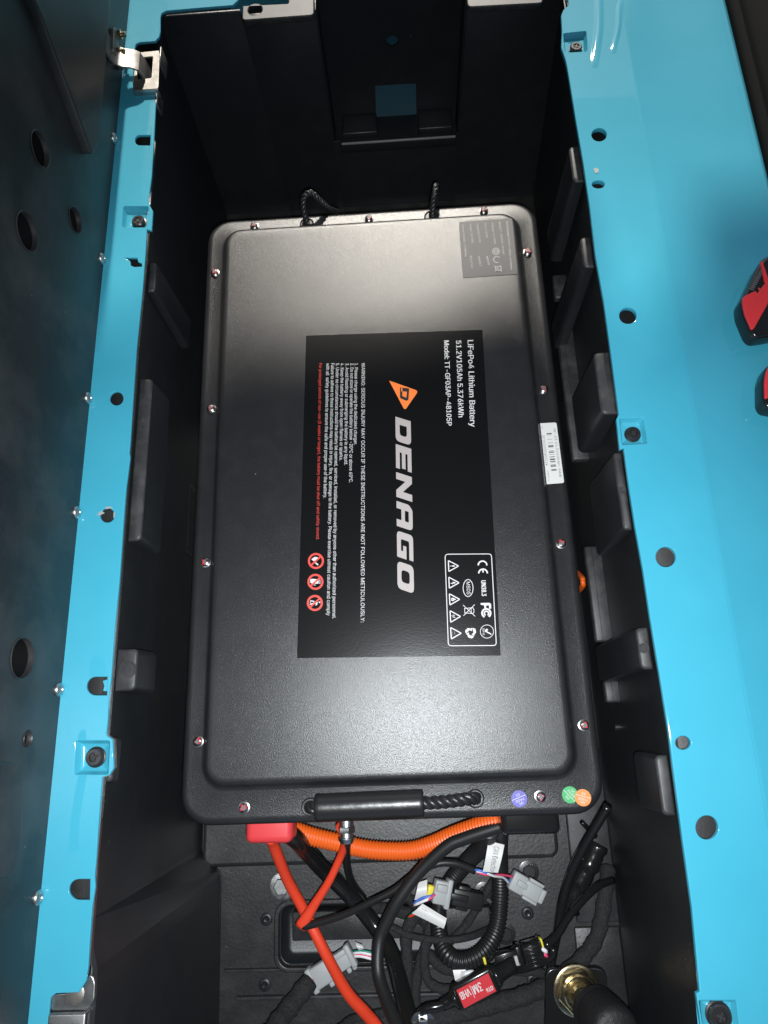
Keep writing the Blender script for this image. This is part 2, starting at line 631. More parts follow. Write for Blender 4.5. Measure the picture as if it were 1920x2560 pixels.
wall_sheet([(0.2478, YF), (0.2478, -0.75)], [(0.2660, YF), (0.2660, -0.75)], (0.004, 0, 0), 'right_wall')

# far wall: recessed middle bay with a sill, a round hole and a square opening
def fy(u, v):
    p = PY(u, v, YF)
    return p.x, p.z
bx0, bx1 = PY(800, 120, YF).x, PY(1158, 150, YF).x
sill_t = PY(980, 345, YF).z
zl = ZR - 0.0135
xa = P(606, 70, zl).x
me1 = merge(boxat(-0.2720, xa - 0.0003, YF, YF + 0.004, ZF - 0.04, ZR - 0.0030, 0.0012, 'plastic'), boxat(xa - 0.002, bx0, YF + 0.0003, YF + 0.0037, ZF - 0.04, zl - 0.001, 0.0006, 'plastic'))
me2 = boxat(bx1, 0.2720, YF, YF + 0.004, ZF - 0.04, zl - 0.001, 0.0012, 'plastic')
me3 = boxat(bx0 - 0.002, bx1 + 0.002, YF + 0.0004, YF + 0.0034, ZF - 0.04, sill_t, 0.0006, 'plastic')
part('far_wall', merge(me1, me2, me3), tub)
YB = YF + 0.045
def by(u, v):
    p = PY(u, v, YB)
    return p.x, p.z
h0, h1 = PY(938, 209, YB), PY(1042, 318, YB)
hc = PY(981, 101, YB)
outer = [(bx0 - 0.002, sill_t - 0.03), (bx1 + 0.002, sill_t - 0.03), (bx1 + 0.002, ZR + 0.004), (bx0 - 0.002, ZR + 0.004)]
sq = [by(938, 213), by(1040, 207), by(1042, 314), by(941, 320)]
bay = curve_mesh([outer, sq, circ(hc.x, hc.z, 0.0078)], 'plastic', 0.0012)
part('recess_panel', xf(bay, T(0, YB, 0) @ Matrix.Rotation(R(90), 4, 'X')), tub)
for sx, x in ((-1, bx0), (1, bx1)):
    part('recess_side', boxat(x - 0.0015, x + 0.0015, YF + 0.0045, YB - 0.0015, sill_t - 0.02, ZR - 0.012, 0.0005, 'plastic'), tub)
# sill of the bay with a raised lip, broken by the square opening
s0, s1 = PY(850, 300, YF).x, PY(1134, 290, YF).x
for a, b in ((s0, h0.x - 0.001), (h1.x + 0.001, s1)):
    part('sill_ledge', boxat(a, b, YF + 0.008, YB - 0.002, sill_t - 0.012, sill_t + 0.006, 0.002, 'plastic'), tub)
part('sill_lip', boxat(s0 - 0.004, s1 + 0.006, YF - 0.006, YF + 0.0005, sill_t - 0.018, sill_t + 0.0015, 0.0022, 'plastic'), tub)
part('sill_highlight', boxat(s0 - 0.002, s1 + 0.004, YF - 0.0068, YF - 0.0040, sill_t - 0.0014, sill_t + 0.0022, 0.001, 'edge'), tub)  # thin pale strip, a painted highlight along the lip
# lit ledges at the top of the far wall
zt = ZR - 0.010
a0, a1 = P(606, 70, zt), P(787, 58, zt)
an = P(722, 16, zt)
lm = curve_mesh([roundpoly([(a0.x, YF - 0.012), (a1.x, YF - 0.012), (a1.x, YF + 0.075), (an.x, YF + 0.075), (an.x, an.y), (a0.x, an.y + 0.002)], [0.006, 0.006, 0.002, 0.002, 0.002, 0.001]),
                 circ(a0.x + 0.016, YF + 0.004, 0.0085)], 'pad', 0.004, 0.0015)
part('top_ledge', xf(lm, T(0, 0, zt)), tub)
part('ledge_plug', xf(lathe([(0.0084, -0.004), (0.0084, 0.001), (0.007, 0.0016), (0.0, 0.0016)], 'pad', 20), T(a0.x + 0.016, YF + 0.004, zt - 0.002)), tub)
b0, b1 = P(1168, 26, zt), P(1357, 16, zt)
lm = curve_mesh([roundpoly([(b0.x, b0.y), (b1.x, b1.y), (b1.x, YF + 0.075), (b0.x, YF + 0.075)], 0.006)], 'pad', 0.004, 0.0015)
part('top_ledge', xf(lm, T(0, 0, zt)), tub)

# blue plate of the body behind the far wall, seen through its openings
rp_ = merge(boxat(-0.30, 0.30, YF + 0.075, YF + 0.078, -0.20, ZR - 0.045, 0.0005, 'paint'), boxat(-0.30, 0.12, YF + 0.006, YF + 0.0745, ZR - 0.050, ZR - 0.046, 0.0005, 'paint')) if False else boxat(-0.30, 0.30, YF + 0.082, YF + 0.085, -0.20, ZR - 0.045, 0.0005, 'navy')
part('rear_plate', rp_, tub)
part('rear_shelf', boxat(a0.x - 0.02, an.x + 0.01, YF + 0.006, YF + 0.070, ZR - 0.030, ZR - 0.027, 0.0005, 'paint'), tub)
part('recess_bottom', boxat(bx0 - 0.001, bx1 + 0.001, YF + 0.0045, YB + 0.01, sill_t - 0.034, sill_t - 0.0125, 0.0005, 'plastic'), tub)
part('rear_light_block', boxat(-0.30, 0.30, YF + 0.052, YF + 0.40, ZR - 0.003, ZR, 0.0005, 'paint'), tub)  # sheet added to keep daylight off the plate and shelf behind
# bosses (flat tops painted paler than the sides for the light on them)
def boss(side, u, v0, v1, z=0.062, depth=0.05, dish=False, back=0.003):
    p0, p1 = P(u, v0, z), P(u, v1, z)
    y0, y1 = min(p0.y, p1.y), max(p0.y, p1.y)
    xi = (p0.x + p1.x) / 2
    wall = XL - back if side < 0 else XR + back
    x0, x1 = (wall, xi) if side < 0 else (xi, wall)
    w = x1 - x0
    top = roundpoly([(x0, y0), (x1, y0), (x1, y1), (x0, y1)],
                    [0.001, 0.006, 0.006, 0.001] if side < 0 else [0.006, 0.001, 0.001, 0.006])
    bev = 0.0022
    c = Vector(((x0 + x1) / 2, (y0 + y1) / 2))
    def sh(k, zz, dx=0.0):
        return [(c.x + (x - c.x) * (1 + k * 2 / w) + dx, c.y + (y - c.y) * (1 + k * 2 / (y1 - y0)), zz) for x, y in top]
    rings = [sh(-bev, z), sh(-bev * 0.3, z - bev * 0.35), sh(0, z - bev), sh(0.0015, z - depth)]
    me = merge(loft(rings[:3], 'pad', True, False, ang=50), loft(rings[2:], 'plastic', False, True, ang=50))
    o = part('mounting_boss', me, tub)
    if dish:
        r = min(w, y1 - y0) * 0.42
        d = lathe([(r, -0.0002), (r, 0.0006), (r - 0.0012, 0.0006), (r - 0.0016, 0.0002), (0, 0.0002)], 'pad', 28)
        part('boss_dish', xf(d, T(xi + side * w * 0.42, c.y, z)), o)
    return o
boss(-1, 388, 654, 727, 0.060, 0.12)
boss(-1, 367, 945, 1350, 0.062, 0.05)
boss(-1, 341, 1621, 1726, 0.066, 0.045, dish=True)
boss(-1, 284, 1846, 1955, 0.079, 0.010)
boss(1, 1428, 365, 454, 0.066, 0.14)
boss(1, 1455, 592, 668, 0.060, 0.17)
boss(1, 1494, 880, 1036, 0.066, 0.10)
boss(1, 1546, 1130, 1325, 0.060, 0.10, dish=True)
boss(1, 1596, 1569, 1674, 0.062, 0.15, dish=True)
boss(1, 1648, 1888, 2041, 0.066, 0.06)
# ledges low on the right wall
def low_ledge(u0, v0, u1, v1, z=-0.10, h=0.012):
    p, q = P(u0, v0, z), P(u1, v1, z)
    xi = (p.x + q.x) / 2
    me = boxat(xi, 0.2600, min(p.y, q.y), max(p.y, q.y), z - h, z, 0.0025, 'pad')
    lip = boxat(xi + 0.0075, xi + 0.0085, min(p.y, q.y) + 0.002, max(p.y, q.y) - 0.002, z - 0.002, z + 0.0008, 0.0004, 'pad')
    return part('wall_ledge', merge(me, lip), tub)
low_ledge(1383, 686, 1386, 745, -0.10)
low_ledge(1394, 795, 1427, 1150, -0.10)
low_ledge(1460, 1365, 1491, 1605, -0.10)
low_ledge(1509, 1702, 1516, 1757, -0.10)
# a boss with a screw low on the right wall
sp = P(1532, 1818, -0.12)
part('wall_stud', xf(merge(lathe([(0.006, 0), (0.006, 0.004), (0.004, 0.006), (0, 0.006)], 'blackmetal', 16),
                           xf(lathe([(0.0035, 0.004), (0.0035, 0.014), (0, 0.015)], 'blackmetal', 12), Matrix.Identity(4))), T(sp.x + 0.016, sp.y, sp.z) @ Matrix.Rotation(R(-90), 4, 'Y')), tub)
# dark frames low on the left wall
for v0, v1 in ((948, 1068), (1215, 1370)):
    p, q = P(474, v0, -0.13), P(474, v1, -0.13)
    w = 0.012
    fr = merge(boxat(-0.2525, p.x, q.y, p.y, -0.136, -0.130, 0.001, 'pad'),
               boxat(-0.2525, p.x, q.y - 0.004, q.y - 0.0003, -0.17, -0.1303, 0.001, 'pad'),
               boxat(-0.2525, p.x, p.y + 0.0003, p.y + 0.004, -0.17, -0.1303, 0.001, 'pad'))
    part('wall_ledge', fr, tub)

# floor: a plate with a sunk channel, ribs and screws
pa, pb = P(700, 2262, ZF), P(1240, 2403, ZF)
fl = curve_mesh([[(-0.256, -0.60), (0.270, -0.60), (0.270, YF), (-0.256, YF)], rrect(pa.x, pb.x, pb.y, pa.y, 0.014)], 'floor', 0.003, 0)
part('floor_plate', xf(fl, T(0, 0, ZF - 0.004)), tub)
near = boxat(-0.226, 0.270, -0.80, -0.6005, ZF - 0.06, ZF - 0.030, 0, 'floor')
part('floor_step', near, tub)
pr = P(1408, 2100, ZF)
def slab(x0, x1, y0, y1, z, h, r, bev, mat='floor'):
    me = curve_mesh([rrect(x0, x1, y0, y1, r)], mat, h / 2, bev, 3)
    return xf(me, T(0, 0, z - h / 2))
# raised far part of the floor, with a rounded corner at the right
q = P(1400, 2145, ZF + 0.012)
part('floor_step', slab(-0.25, q.x, q.y, -0.2, ZF + 0.012, 0.018, 0.012, 0.005), tub)
pa, pb = P(700, 2262, ZF), P(1240, 2403, ZF)
def chr_(d, z):
    return [(x, y, z) for x, y in rrect(pa.x + d, pb.x - d, pb.y + d, pa.y - d, 0.014 - d * 0.5)]
part('floor_channel', loft([chr_(-0.002, ZF - 0.004), chr_(0.0005, ZF - 0.005), chr_(0.006, ZF - 0.020), chr_(0.009, ZF - 0.022)], 'plastic', False, True), tub)
ring = curve_mesh([rrect(pa.x - 0.006, pb.x + 0.006, pb.y - 0.006, pa.y + 0.006, 0.018), rrect(pa.x, pb.x, pb.y, pa.y, 0.014)], 'floor', 0.004, 0.0018, 2)
part('channel_rim', xf(ring, T(0, 0, ZF + 0.003)), tub)
r0, r1 = P(729, 2351, ZF + 0.012), P(1230, 2351, ZF + 0.012)
part('floor_rib', boxat(r0.x, r1.x, r0.y - 0.002, r0.y + 0.030, ZF - 0.021, ZF + 0.008, 0.0015, 'floor'), tub)
r0, r1 = P(590, 2495, ZF + 0.004), P(1290, 2495, ZF + 0.004)
part('floor_rib', boxat(r0.x, r1.x, r0.y - 0.003, r0.y + 0.0015, ZF - 0.02, ZF + 0.006, 0.0012, 'pad'), tub)
r0, r1 = P(560, 2410, ZF + 0.004), P(1290, 2410, ZF + 0.004)
part('floor_rib', boxat(r0.x, r1.x, r1.y - 0.002, r1.y + 0.001, ZF - 0.01, ZF + 0.005, 0.001, 'pad'), tub)
# left foot of the wall: low block with a ledge
lb0, lb1 = P(512, 2175, ZF + 0.01), P(550, 2190, ZF + 0.01)
part('wall_foot', boxat(-0.2535, lb1.x, -0.60, lb0.y - 0.004, ZF + 0.0, ZF + 0.016, 0.005, 'plastic'), tub)
# right strip of the floor beyond the plate
part('floor_strip', boxat(pr.x + 0.006, 0.2640, -0.50, -0.30, ZF - 0.02, ZF + 0.006, 0.002, 'pad'), tub)
part('floor_strip', boxat(pr.x + 0.002, 0.2640, -0.60, -0.505, ZF - 0.02, ZF + 0.002, 0.002, 'floor'), tub)

def hexbolt(r, h, mat, washer=1.5, name='floor_bolt'):
    w = lathe([(r * washer, 0), (r * washer, 0.0016), (r * washer * 0.9, 0.002), (0, 0.002)], mat, 24)
    hx = [[(r * k * math.cos(R(60 * i)), r * k * math.sin(R(60 * i)), z) for i in range(6)] for k, z in ((1, 0.0018), (1, h - 0.001), (0.9, h))]
    return merge(w, loft(hx, mat, True, True, ang=30))
fb = hexbolt(0.0105, 0.007, 'zinc')
fb2 = hexbolt(0.0105, 0.007, 'blackmetal')
for i, (u, v, zz) in enumerate(((706, 2215, ZF), (1322, 2178, ZF), (1210, 2232, ZF), (1208, 2295, ZF), (1263, 2333, ZF))):
    p = P(u, v, zz)
    s = 1.0 if i == 0 else 0.8
    part('floor_bolt', fb if i == 0 else fb2, tub, T(p.x, p.y, zz) @ Matrix.Rotation(i * 0.4, 4, 'Z') @ Matrix.Diagonal((s, s, s, 1)))
ss = merge(lathe([(0.0075, 0), (0.0075, 0.002), (0.0055, 0.0035), (0.0042, 0.0035), (0.004, 0.001), (0, 0.001)], 'plastic', 20),
           lathe([(0.0038, 0.001), (0.0036, 0.004), (0.0024, 0.005), (0, 0.0045)], 'blackmetal', 16))
for u, v in ((666, 2298), (662, 2462), (1319, 2283), (1332, 2452)):
    p = P(u, v, ZF + 0.001)
    part('floor_screw', ss, tub, T(p.x, p.y, ZF - 0.0005))

# ================================================================== the battery
LX0, LX1, LY0, LY1 = -0.2045, 0.2068, -0.3515, 0.3545
bat = thing('lithium_battery', 'large black lithium battery box with printed label and corner screws in the compartment', 'battery', (0, 0, ZF))
def ring(x0, x1, y0, y1, r, z, n=8):
    return [(x, y, z) for x, y in rrect(x0, x1, y0, y1, r, n)]
def grow(k, z, r):
    return ring(LX0 - k, LX1 + k, LY0 - k, LY1 + k, r, z)
ZFL = -0.010
px0, px1, py0, py1 = -0.1790, 0.1800, -0.3150, 0.3310
def pan(k, z):
    return ring(px0 - k, px1 + k, py0 - k, py1 + k, 0.020 + k * 0.8, z)
rings = [grow(-0.003, -0.034, 0.027), grow(0, -0.034, 0.030), grow(0, -0.016, 0.030), grow(-0.001, -0.0135, 0.029), grow(-0.0030, -0.0113, 0.027),
         grow(-0.0055, -0.0102, 0.025), grow(-0.008, ZFL, 0.023),
         pan(0.0055, ZFL), pan(0.0035, ZFL + 0.0006), pan(0.0015, ZFL + 0.0028), pan(0.0, -0.0035), pan(-0.0015, -0.0012), pan(-0.0040, -0.0002), pan(-0.0075, 0.0)]
part('lid', loft(rings, 'lid', False, True, ang=60), bat)
case = loft([ring(LX0 + 0.008, LX1 - 0.008, LY0 + 0.010, LY1 - 0.010, 0.02, z) for z in (-0.247, -0.02)], 'lid', True, True)
part('case', case, bat)

# screws with red paint marks
def screw_mesh(mat, r=0.0047):
    hd = [(r * 1.18, 0), (r * 1.18, 0.0008), (r * 0.93, 0.001), (r * 0.98, 0.0028), (r * 0.75, 0.0038), (r * 0.30, 0.0041), (0, 0.0041)]
    return lathe(hd, mat, 20, 50)
scr = screw_mesh('screwsteel')
def cross(r, mat, z, h=0.0005):
    w = r * 0.26
    a = r * 0.72
    pts = [(-a, -w), (-w, -w), (-w, -a), (w, -a), (w, -w), (a, -w), (a, w), (w, w), (w, a), (-w, a), (-w, w), (-a, w)]
    return xf(curve_mesh([pts], mat, h), T(0, 0, z))
crs = cross(0.0032, 'greyprint', 0.00405, 0.00032)
pms = []
for q_ in range(4):
    bl_ = []
    for j in range(3):
        a_ = j * 2.1 + q_ * 0.8 + random.random()
        cx, cy, rr0 = 0.0021 * math.cos(a_), 0.0021 * math.sin(a_), 0.0011 + 0.0009 * random.random()
        bl_.append(xf(curve_mesh([[(cx + rr0 * (0.75 + 0.25 * random.random()) * math.cos(R(t)), cy + rr0 * (0.75 + 0.25 * random.random()) * math.sin(R(t))) for t in range(0, 360, 24)]], 'mark', 0.00035), T(0, 0, 0.00004 * j)))
    pms.append(merge(*bl_))
SCR = ((635, 563), (922, 544), (1210, 524), (1320, 628), (1360, 972), (1404, 1358), (1461, 1813), (536, 680), (527, 1020), (513, 1405), (494, 1854), (609, 2020), (1352, 1992))
for i, (u, v) in enumerate(SCR):
    p = P(u, v, ZFL + 0.003)
    mt = T(p.x, p.y, ZFL)
    o = part('lid_screw', scr, bat, mt)
    ro = Matrix.Rotation(random.random() * 6.28, 4, 'Z')
    part('paint_mark', pms[i % 4], o, mt @ T((random.random() - 0.5) * 0.0008, (random.random() - 0.5) * 0.0008, 0.0040) @ ro)
    part('cross_slot', crs, o, mt @ T(0, 0, 0.00035) @ ro)

# carrying handle on the near flange and rope loops at the far end
hr = 0.0128
ga, gb = P(788, 2020, ZFL + hr), P(1060, 2008, ZFL + hr)
gv = (gb - ga)
gp = [ga + gv * t for t in (0, 0.004, 0.015, 0.05, 0.25, 0.5, 0.75, 0.95, 0.985, 0.996, 1)]
prof = (0.80, 0.93, 1, 1, 0.99, 1.0, 0.99, 1, 1, 0.93, 0.80)
grip = sweep(gp, lambda i, s, t: hr * prof[i], 'grip', 24)
hnd = part('handle_grip', grip, bat)
rp = spline([gb - gv * 0.02, gb + gv * 0.02, P(1110, 2005, 0.004), P(1160, 1999, 0.002), P(1186, 1996, -0.006), P(1193, 1995, -0.02)], 0.002)
part('handle_rope', rope3(rp, 0.0058, 'rope', 0.022), bat)
rp = spline([ga + gv * 0.02, P(783, 2019, 0.002), P(776, 2018, -0.006), P(774, 2018, -0.02)], 0.002)
part('handle_rope', rope3(rp, 0.0058, 'rope', 0.022), bat)
eyelet = lathe([(0.0088, 0.0), (0.0088, 0.0006), (0.0079, 0.0011), (0.0070, 0.0008), (0.0070, 0.0003), (0.0, 0.0003)], 'rubber', 24)
for u, v in ((776, 2017), (1188, 1996)):
    p = P(u, v, ZFL)
    part('rope_eyelet', eyelet, bat, T(p.x, p.y, ZFL))
part('far_handle_rope', rope3(spline([P(768, 566, -0.018), P(767, 556, ZFL), P(759, 522, 0.002), P(760, 494, 0.012), P(776, 482, 0.016), P(798, 500, 0.006), P(822, 521, -0.010), P(845, 532, -0.03)], 0.002), 0.0038, 'rope', 0.016), bat)
part('far_handle_rope', rope3(spline([P(1078, 548, -0.018), P(1079, 538, ZFL), P(1083, 505, 0.004), P(1088, 478, 0.011), P(1090, 466, 0.010), P(1091, 466, -0.01), P(1092, 470, -0.04)], 0.002), 0.0038, 'rope', 0.016), bat)
for u, v in ((767, 560), (1078, 542)):
    p = P(u, v, ZFL)
    part('rope_eyelet', eyelet, bat, T(p.x, p.y, ZFL))

# terminal covers and the cable gland under the near edge
c0, c1 = P(612, 2112, -0.045), P(731, 2108, -0.045)
tc = rbox(c1.x - c0.x, 0.060, 0.036, 0.007, 'redcap', 4)
tp = boxat(-0.005, 0.005, 0.004, 0.0145, 0.017, 0.0215, 0.0012, 'redcap')
part('red_terminal_cover', merge(tc, xf(tp, T(0.002, -0.008, 0))), bat, T((c0.x + c1.x) / 2, c0.y + 0.030, -0.063) @ Matrix.Rotation(R(-1), 4, 'Z'))
c0, c1 = P(1256, 2090, -0.045), P(1404, 2086, -0.045)
tb = rbox(c1.x - c0.x, 0.060, 0.040, 0.006, 'gloss', 3)
part('black_terminal_cover', tb, bat, T((c0.x + c1.x) / 2, c0.y + 0.030, -0.065))
gl = merge(lathe([(0.0075, -0.006), (0.0075, 0.004), (0.0068, 0.004)], 'zinc', 18),
           loft([[(r * math.cos(R(60 * i)), r * math.sin(R(60 * i)), z) for i in range(6)] for r, z in ((0.0085, 0.004), (0.009, 0.005), (0.009, 0.009), (0.0085, 0.010))], 'zinc', True, True, ang=25),
           lathe([(0.0066, 0.010), (0.0066, 0.014), (0.0085, 0.0145), (0.0085, 0.0165), (0.006, 0.020), (0.0055, 0.020)], 'zinc', 18))
p = P(866, 2066, -0.06)
part('cable_gland', gl, bat, T(p.x, p.y + 0.004, -0.06) @ Matrix.Rotation(R(90), 4, 'X') @ Matrix.Rotation(R(10), 4, 'Z'))

# ------------------------------------------------------------------ the big product label
A = R(-1.48)
lb = Matrix.Translation((-0.0779, 0.1744, 0)) @ Matrix.Rotation(R(-90) + A, 4, 'Z')
lbi = lb.inverted()
def LB(u, v, z=0.0):
    q = lbi @ P(u, v, z)
    return (q.x, q.y)
label = part('product_label', xf(curve_mesh([rrect(0, 0.3705, 0, 0.2050, 0.0006, 2)], 'label', 0.0002), lb @ T(0, 0, 0.0002)), bat)
ZP = 0.00065
def sub(name, me, parent=label):
    return part(name, me, parent)
S = FPX / 0.80
k = 0.72 / FPX
LINES = (
    ('WARNING: SERIOUS INJURY MAY OCCUR IF THESE INSTRUCTIONS ARE NOT FOLLOWED METICULOUSLY:', (904, 908), (902, 1556), 9.5, 'white'),
    ('1. Please charge using the dedicated charger.', (887, 909), (885, 1113), 9.0, 'white'),
    ('2. Do not store or operate the battery below -20\u00b0C or above 60\u00b0C.', (876, 909), (873, 1207), 9.0, 'white'),
    ('3. Avoid flooding or submerging the battery in any liquid.', (864, 909), (861, 1163), 9.0, 'white'),
    ('4. Keep the battery away from open flames or sparks.', (852, 909), (849, 1152), 9.0, 'white'),
    ('5. Under no circumstances should the battery be opened, serviced, installed, or removed by anyone other than authorized personnel.', (840, 909), (831, 1547), 9.0, 'white'),
    ('Failure to adhere to these instructions may result in injury, fire, or damage to the battery. Please exercise utmost caution and comply', (828, 909), (817, 1539), 9.0, 'white'),
    ('with all  safety guidelines to ensure the safe and proper use of the battery.', (816, 909), (809, 1246), 9.0, 'white'),
    ('For prolonged periods of non-use (3 weeks or longer), the battery must be shut off and safely stored.', (798, 909), (791, 1350), 8.0, 'redprint'),
    ('LiFePo4 Lithium Battery', (1169, 851), (1175, 1067), 15.5, 'white'),
    ('51.2V105Ah 5.376kWh', (1140, 852), (1146, 1043), 14.5, 'white'),
    ('Model: TT-GF03AP-48105P', (1110, 852), (1117, 1064), 13.5, 'white'))
for s, a, b, cap, mt in LINES:
    sub('lettering', text_fit(s, LB(*a), LB(*b), cap * k, mt, lb, ZP, 0.0, 0.0 if cap < 10 else 0.0005))

# wordmark: slanted block letters
wa, wb = Vector(LB(988.5, 1042)), Vector(LB(994, 1480))
wh = 0.0170
wl = (wb - wa).length
wu = wl / 9.27
def word(loops):
    ang = math.atan2(wb.y - wa.y, wb.x - wa.x)
    out = []
    for lp in loops:
        q = []
        for x, y in lp:
            xx, yy = x * wu + y * wh * 0.37, y * wh
            q.append((wa.x + xx * math.cos(ang) - yy * math.sin(ang), wa.y + xx * math.sin(ang) + yy * math.cos(ang)))
        out.append(q)
    return flat(out, 'silver', lb, ZP)
t = 0.27
D = [roundpoly([(0, 0), (1.25, 0), (1.25, 1), (0, 1)], [0, .28, .28, 0]), roundpoly([(.36, t), (.9, t), (.9, 1 - t), (.36, 1 - t)], [0, .16, .16, 0])]
E_ = [[(0, 0), (1.2, 0), (1.2, .25), (.36, .25), (.36, .385), (1.14, .385), (1.14, .615), (.36, .615), (.36, .75), (1.2, .75), (1.2, 1), (0, 1)]]
N_ = [[(0, 0), (.34, 0), (.34, .58), (.88, 0), (1.22, 0), (1.22, 1), (.88, 1), (.88, .42), (.34, 1), (0, 1)]]
A_ = [roundpoly([(0, 0), (.34, 0), (.34, .30), (.86, .30), (.86, 0), (1.2, 0), (1.2, 1), (.22, 1), (0, .78)], [0, 0, 0, 0, 0, 0, .25, .1, .1]),
      roundpoly([(.34, .52), (.86, .52), (.86, .76), (.34, .76)], .06)]
G_ = [roundpoly([(0, 0), (1.22, 0), (1.22, .58), (.62, .58), (.62, .38), (.88, .38), (.88, .25), (.34, .25), (.34, .75), (1.2, .75), (1.2, 1), (0, 1)], [.22, .05, .02, .02, .02, .02, .02, .08, .08, .02, .02, .22])]
O_ = [roundpoly([(0, 0), (1.25, 0), (1.25, 1), (0, 1)], [.26] * 4), roundpoly([(.34, .25), (.90, .25), (.90, .75), (.34, .75)], .17)]
for i, lt in enumerate((D, E_, N_, A_, G_, O_)):
    sub('wordmark_letter', word([[(x * 1.09 + i * 1.545, y) for x, y in lp] for lp in lt]))
# orange triangle emblem with a hollow letter
tri = [LB(972.6, 952), LB(1046, 978), LB(1012, 1027)]
cx_, cy_ = sum(p[0] for p in tri) / 3, sum(p[1] for p in tri) / 3
sub('emblem', flat([roundpoly(tri, [0.0015, 0.004, 0.004])], 'orangeprint', lb, ZP))
dl = [LB(1000, 969), LB(1023, 972), LB(1021, 1001), LB(1016, 1003), LB(1000, 996)]
sub('emblem_letter', flat([roundpoly(dl, 0.0008), roundpoly([LB(1006, 979), LB(1017.5, 980), LB(1016, 995), LB(1006, 991)], 0.0006)], 'blackprint', lb, ZP + 0.0002))
sub('emblem_letter', flat([[LB(1003, 967), LB(1006, 967), LB(1006, 980), LB(1003, 979)]], 'orangeprint', lb, ZP + 0.0004))

# certification box
def ST(pts, w, mat='white', closed=False, dz=0.0):
    return stroke([LB(u, v) for u, v in pts], w * k, mat, lb, ZP + dz, closed)
def PG(pts, mat='white', dz=0.0):
    return flat([[LB(u, v) for u, v in pts]], mat, lb, ZP + dz)
f3 = lambda x, y: (1060 + 0.12658 * x, 1360 + 0.12658 * y)
box = roundpoly([f3(415, 205), f3(1330, 198), f3(1428, 2005), f3(480, 2012)], 8)
sub('symbol_frame', ST(box, 2.0, closed=True))
TR = [((480, 330), (682, 437), (490, 545)), ((489, 658), (692, 768), (500, 876)), ((500, 985), (705, 1096), (512, 1206)), ((514, 1320), (720, 1432), (526, 1548)), ((524, 1650), (735, 1764), (540, 1876))]
for i, tr in enumerate(TR):
    q = [f3(*p) for p in tr]
    mes = [ST(roundpoly(q, 2.0), 2.6, closed=True)]
    c = (sum(p[0] for p in q) / 3, sum(p[1] for p in q) / 3)
    if i == 0:
        mes += [PG([(c[0] - 1, c[1] - 1.2), (c[0] + 7, c[1] - 1.8), (c[0] + 7, c[1] + 1.8), (c[0] - 1, c[1] + 1.2)]), PG(circ(c[0] - 4, c[1], 1.3, 8))]
    elif i == 1:
        mes += [PG([(c[0] + 8, c[1] - 1), (c[0] + 0.5, c[1] - 2.5), (c[0] + 1, c[1] + 0.4), (c[0] - 6, c[1] + 1), (c[0] + 1, c[1] + 4), (c[0] + 0.6, c[1] + 1.6), (c[0] + 7, c[1] + 2)])]
    elif i == 2:
        mes += [flat([[LB(*p) for p in circ(c[0] - 1, c[1], 4.2, 14)], [LB(*p) for p in circ(c[0] - 2, c[1], 1.5, 8)]], 'white', lb, ZP), PG([(c[0] + 2, c[1] - 3), (c[0] + 8, c[1]), (c[0] + 2, c[1] + 3)], dz=0.0002)]
    elif i == 3:
        for j in range(9):
            a, b = random.uniform(-6, 5), random.uniform(-6, 6)
            mes.append(ST([(c[0] + a, c[1] + b * (1 - (a + 6) / 16)), (c[0] + a + 3, c[1] + b * (1 - (a + 6) / 16) + 1.5)], 0.9, dz=0.00001 * j))
    else:
        mes += [ST([(c[0] - 5, c[1] - 5), (c[0] - 4, c[1] + 6)], 1.0, 'greyprint'), ST([(c[0] + 0.5, c[1] - 4.5), (c[0] + 1.2, c[1] + 4)], 1.6, 'greyprint')]
    sub('warning_symbol', merge(*mes))
def F3(pts):
    return [f3(*p) for p in pts]
sub('ce_mark', merge(ST(F3(arc(1155, 425, 85, 180, 360, 14)), 3.6), ST(F3(arc(1165, 583, 85, 180, 360, 14)), 3.6), ST(F3([(1162, 505), (1165, 565)]), 3.6, dz=0.0002)))
sub('lettering', text_fit('UN38.3', LB(*f3(1128, 720)), LB(*f3(1140, 1022)), 11.5 * k, 'white', lb, ZP, 0.0, 0.0005))
sub('fc_mark', merge(PG(F3([(1118, 1168), (1290, 1163), (1322, 1190), (1326, 1278), (1285, 1280), (1282, 1215), (1225, 1217), (1226, 1270), (1190, 1270), (1188, 1215), (1119, 1200)])),
                     ST(F3(arc(1230, 1368, 84, 205, 335, 16) and [(1230 + 84 * math.cos(R(a)), 1368 + 84 * math.sin(R(a))) for a in range(115, 426, 15)]), 4.2),
                     ST(F3([(1232 + 42 * math.cos(R(a)), 1372 + 42 * math.sin(R(a))) for a in range(115, 426, 15)]), 3.4)))
sub('check_mark', merge(ST(F3(circ(1242, 1730, 130, 32)), 1.4, closed=True), PG(F3([(1200, 1700), (1240, 1670), (1265, 1700), (1240, 1722), (1340, 1780), (1320, 1792), (1200, 1730)])),
                        text_fit('RoHS', LB(*f3(1150, 1668)), LB(*f3(1160, 1800)), 5 * k, 'white', lb, ZP)))
sub('oval_mark', merge(ST(F3(circ(870, 872, 98, 32, 168)), 1.7, closed=True), text_fit('MSDS', LB(*f3(836, 750)), LB(*f3(846, 998)), 9 * k, 'white', lb, ZP)))
sub('crossed_bin_mark', merge(ST(F3([(770, 1207), (1010, 1432)]), 1.5), ST(F3([(1000, 1200), (780, 1416)]), 1.5, dz=0.0001),
                              ST(F3([(800, 1275), (965, 1262), (985, 1300), (985, 1350), (965, 1375), (805, 1365)]), 1.5, closed=True, dz=0.0002), ST(F3([(930, 1265), (935, 1370)]), 1.2, dz=0.0003)))
rc = []
